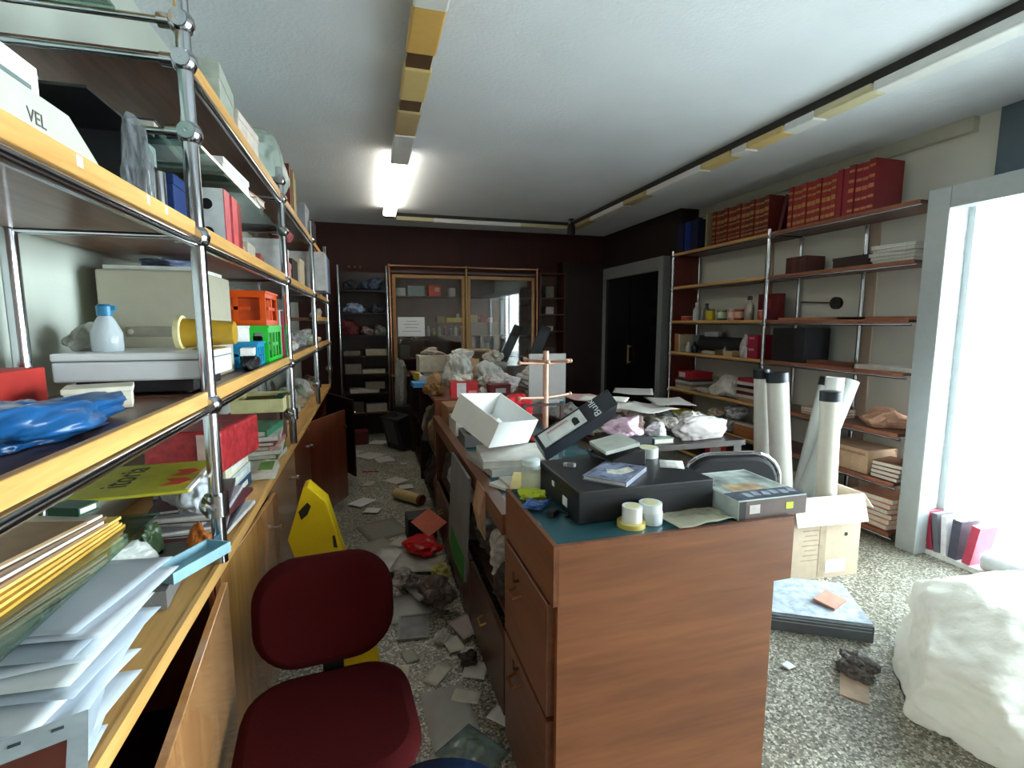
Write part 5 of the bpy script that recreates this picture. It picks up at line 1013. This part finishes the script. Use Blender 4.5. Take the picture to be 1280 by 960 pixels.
for i, (x, y, w_, d_, c, l, rz) in enumerate([(.02, 2.62, .12, .17, (196, 194, 186), 'white leaflet half under the fanned magazine', 30), (-.06, 2.72, .15, .2, (176, 172, 160), 'buff leaflet behind the maroon backrest', -15), (.02, 3.30, .2, .28, (150, 146, 134), 'grey form lying past the yellow case', 25), (.16, 3.36, .1, .15, (190, 186, 172), 'small cream leaflet near the black floor box', -35), (.33, 1.83, .07, .11, (186, 184, 170), 'cream slip near the drawers between card and foil packet', 65), (.13, 2.14, .06, .09, (170, 166, 150), 'dull slip between seat and lone card', 15), (.20, 4.75, .16, .2, (186, 184, 176), 'pale sheet by the tall counter foot', 40), (-.05, 4.72, .1, .14, (176, 172, 160), 'small grey slip in the far aisle', -20), (.12, 5.55, .18, .24, (190, 186, 178), 'white sheet in the far aisle before the suitcase', 12), (-.22, 5.95, .2, .2, (182, 178, 170), 'crumpled grey sheet near the wine red box', -30), (1.72, 1.62, .05, .04, (226, 226, 226), 'tiny white chip on the terrazzo beside the nearest counter', 10)]):
    fl(l, x, y, w_, d_, c, rz, 300 + i, .012, z=.0012 if i else .002)
# ================================================================ inside the display cabinet and back shelves
CY = 6.86
def it(name, label, cat, x, z, w_, h, col, d_=.12, y=CY, **k): return carton(name, label, cat, (w_, d_, h), col, (x, y, z + .0008), R(3), **k)
it('box', 'grey-blue carton on the top cabinet shelf, left door', 'box', .62, 1.85, .22, .13, (140, 150, 152))
it('paper_wad', 'white folded paper beside the grey-blue carton in the cabinet', 'paper', .42, 1.85, .12, .10, (176, 176, 170))
it('box', 'orange-red carton on the top cabinet shelf', 'box', .865, 1.85, .16, .14, (216, 66, 36), patches=[('f', .2, .6, .4, .4, (226, 190, 180))])
it('box', 'small white carton alone on the top cabinet shelf', 'box', 1.10, 1.85, .08, .11, (196, 192, 184))
it('box', 'bright yellow flat box on the cabinet middle shelf', 'box', 1.12, 1.50, .21, .065, (206, 176, 30))
it('bottle_box', 'olive tins box beside the yellow flat box', 'box', .94, 1.50, .11, .08, (120, 104, 40))
it('box', 'white little carton standing behind the yellow flat box', 'box', 1.20, 1.50, .04, .12, (206, 200, 190), .05, 6.98)
it('box', 'cream flat box in the second door of the cabinet', 'box', 1.38, 1.50, .13, .10, (190, 166, 120)); it('box', 'red carton beside the cream flat box', 'box', 1.53, 1.50, .08, .09, (150, 36, 34)); it('box', 'pink carton beside the red one in the cabinet', 'box', 1.62, 1.50, .07, .07, (206, 140, 150))
for i in range(12): bottle('bottle', ['slim clear', 'amber', 'green-glass', 'yellow-capped', 'grey', 'white', 'squat olive', 'tall pale', 'brown', 'cloudy', 'short white', 'dusty'][i] + ' bottle on the lower shelf behind the cabinet glass', 'bottle', .026, .10 + .03 * ((i * 5) % 3), [(130, 134, 124), (150, 140, 70), (96, 110, 76), (170, 164, 90), (120, 120, 116), (176, 176, 166), (140, 136, 60), (150, 150, 130), (96, 70, 46), (130, 130, 126), (190, 186, 176), (110, 104, 90)][i], (.40 + .075 * i, CY - .02 * (i % 2), 1.321), [(200, 200, 190), (60, 50, 40), (190, 180, 60)][i % 3])
it('picture_frame', 'small framed picture on the bottom cabinet shelf', 'frame', .46, .785 + .235, .13, .18, (96, 92, 80), .02); it('box', 'dark box on the bottom cabinet shelf', 'box', .80, 1.02, .2, .14, (50, 44, 40))
for i, (z, c, l, w_, h) in enumerate([(1.85, (120, 130, 110), 'green-grey jar box', .12, .16), (1.62, (176, 176, 170), 'white small carton', .12, .1), (1.38, (190, 180, 170), 'pale shell-like ornament', .11, .07), (1.0, (90, 80, 70), 'dark box', .16, .14)]):
    it('box', l + ' in the narrow shelf unit', 'box', 2.51, z, w_, h, c, .12, 6.9)
BX = -.04
for i, (z, c, l, x, w_, h) in enumerate([(1.90, (40, 56, 80), 'dark blue plastic bag on the top back shelf', .10, .3, .17), (1.90, (28, 34, 44), 'black bag beside the dark blue one', -.16, .2, .14), (1.62, (130, 146, 176), 'pale blue wrapped cloth on the back shelf', -.13, .28, .13), (1.62, (40, 46, 60), 'dark cloth beside the pale blue one', .145, .22, .12), (1.34, (96, 24, 32), 'dark red cloth bundle on the back shelf', -.18, .24, .2), (1.34, (120, 96, 90), 'brownish crumpled packs on the back shelf', .02, .16, .12), (1.34, (104, 106, 96), 'grey-green crumpled packs on the back shelf', .18, .16, .14)]):
    lump('cloth', l, 'cloth', (w_, .22, h), pm(c, rough=.6, var=.4, scale=20), (BX + x, 6.78, z + .001), 0, 260 + i, .35)
for i, (z, c, l, x, w_, h, rz) in enumerate([(1.08, (150, 140, 116), 'cream stacked album', .12, .26, .08, 4), (1.08, (110, 100, 90), 'grey folded pack', -.16, .2, .06, -6), (.85, (120, 114, 104), 'grey carton', -.17, .2, .12, 3), (.85, (170, 164, 144), 'white flat pack', .1, .28, .05, -5), (.6, (186, 182, 170), 'long white pack', -.04, .36, .05, 5), (.6, (120, 112, 96), 'brown flat pack', .1, .24, .09, 0), (.35, (160, 154, 140), 'pale pack', .10, .26, .1, 6), (.35, (70, 56, 48), 'dark carton', -.16, .22, .14, 0)]):
    carton('box', l + ' on the ' + {1.08: 'fourth', .85: 'fifth', .6: 'sixth', .35: 'lowest'}[z] + ' back corner shelf', 'box', (w_, .24, h), c, (BX + x, 6.77, z + .001 + (.0505 if l == 'brown flat pack' else 0)), R(rz))
lump('paper_wad', 'tall white crumpled paper between back shelving and cabinet', 'paper', (.16, .2, .62), pm(150, 150, 146, var=.3), (.375, 6.5, .45), 0, 280, .25, 2.4)
carton('box', 'dark carton under the tall white crumpled paper', 'box', (.2, .3, .448), (34, 28, 26), (.375, 6.52, 0), R(0))
carton('box', 'wine red box on the floor before the back shelving', 'box', (.22, .2, .16), (86, 24, 28), (-.16, 6.42, F), R(5))
t = thing('clothes_hook', 'row of three small brass hooks on the dark back wall', 'hook rail', (-.22, 7.1, 2.23), 0)
for k in range(3): obj('hook', MB().ball((.07 * k, -.03, 0), .016).tube((.07 * k, 0, 0), (.07 * k, -.03, 0), .007), GOLDROD, t)
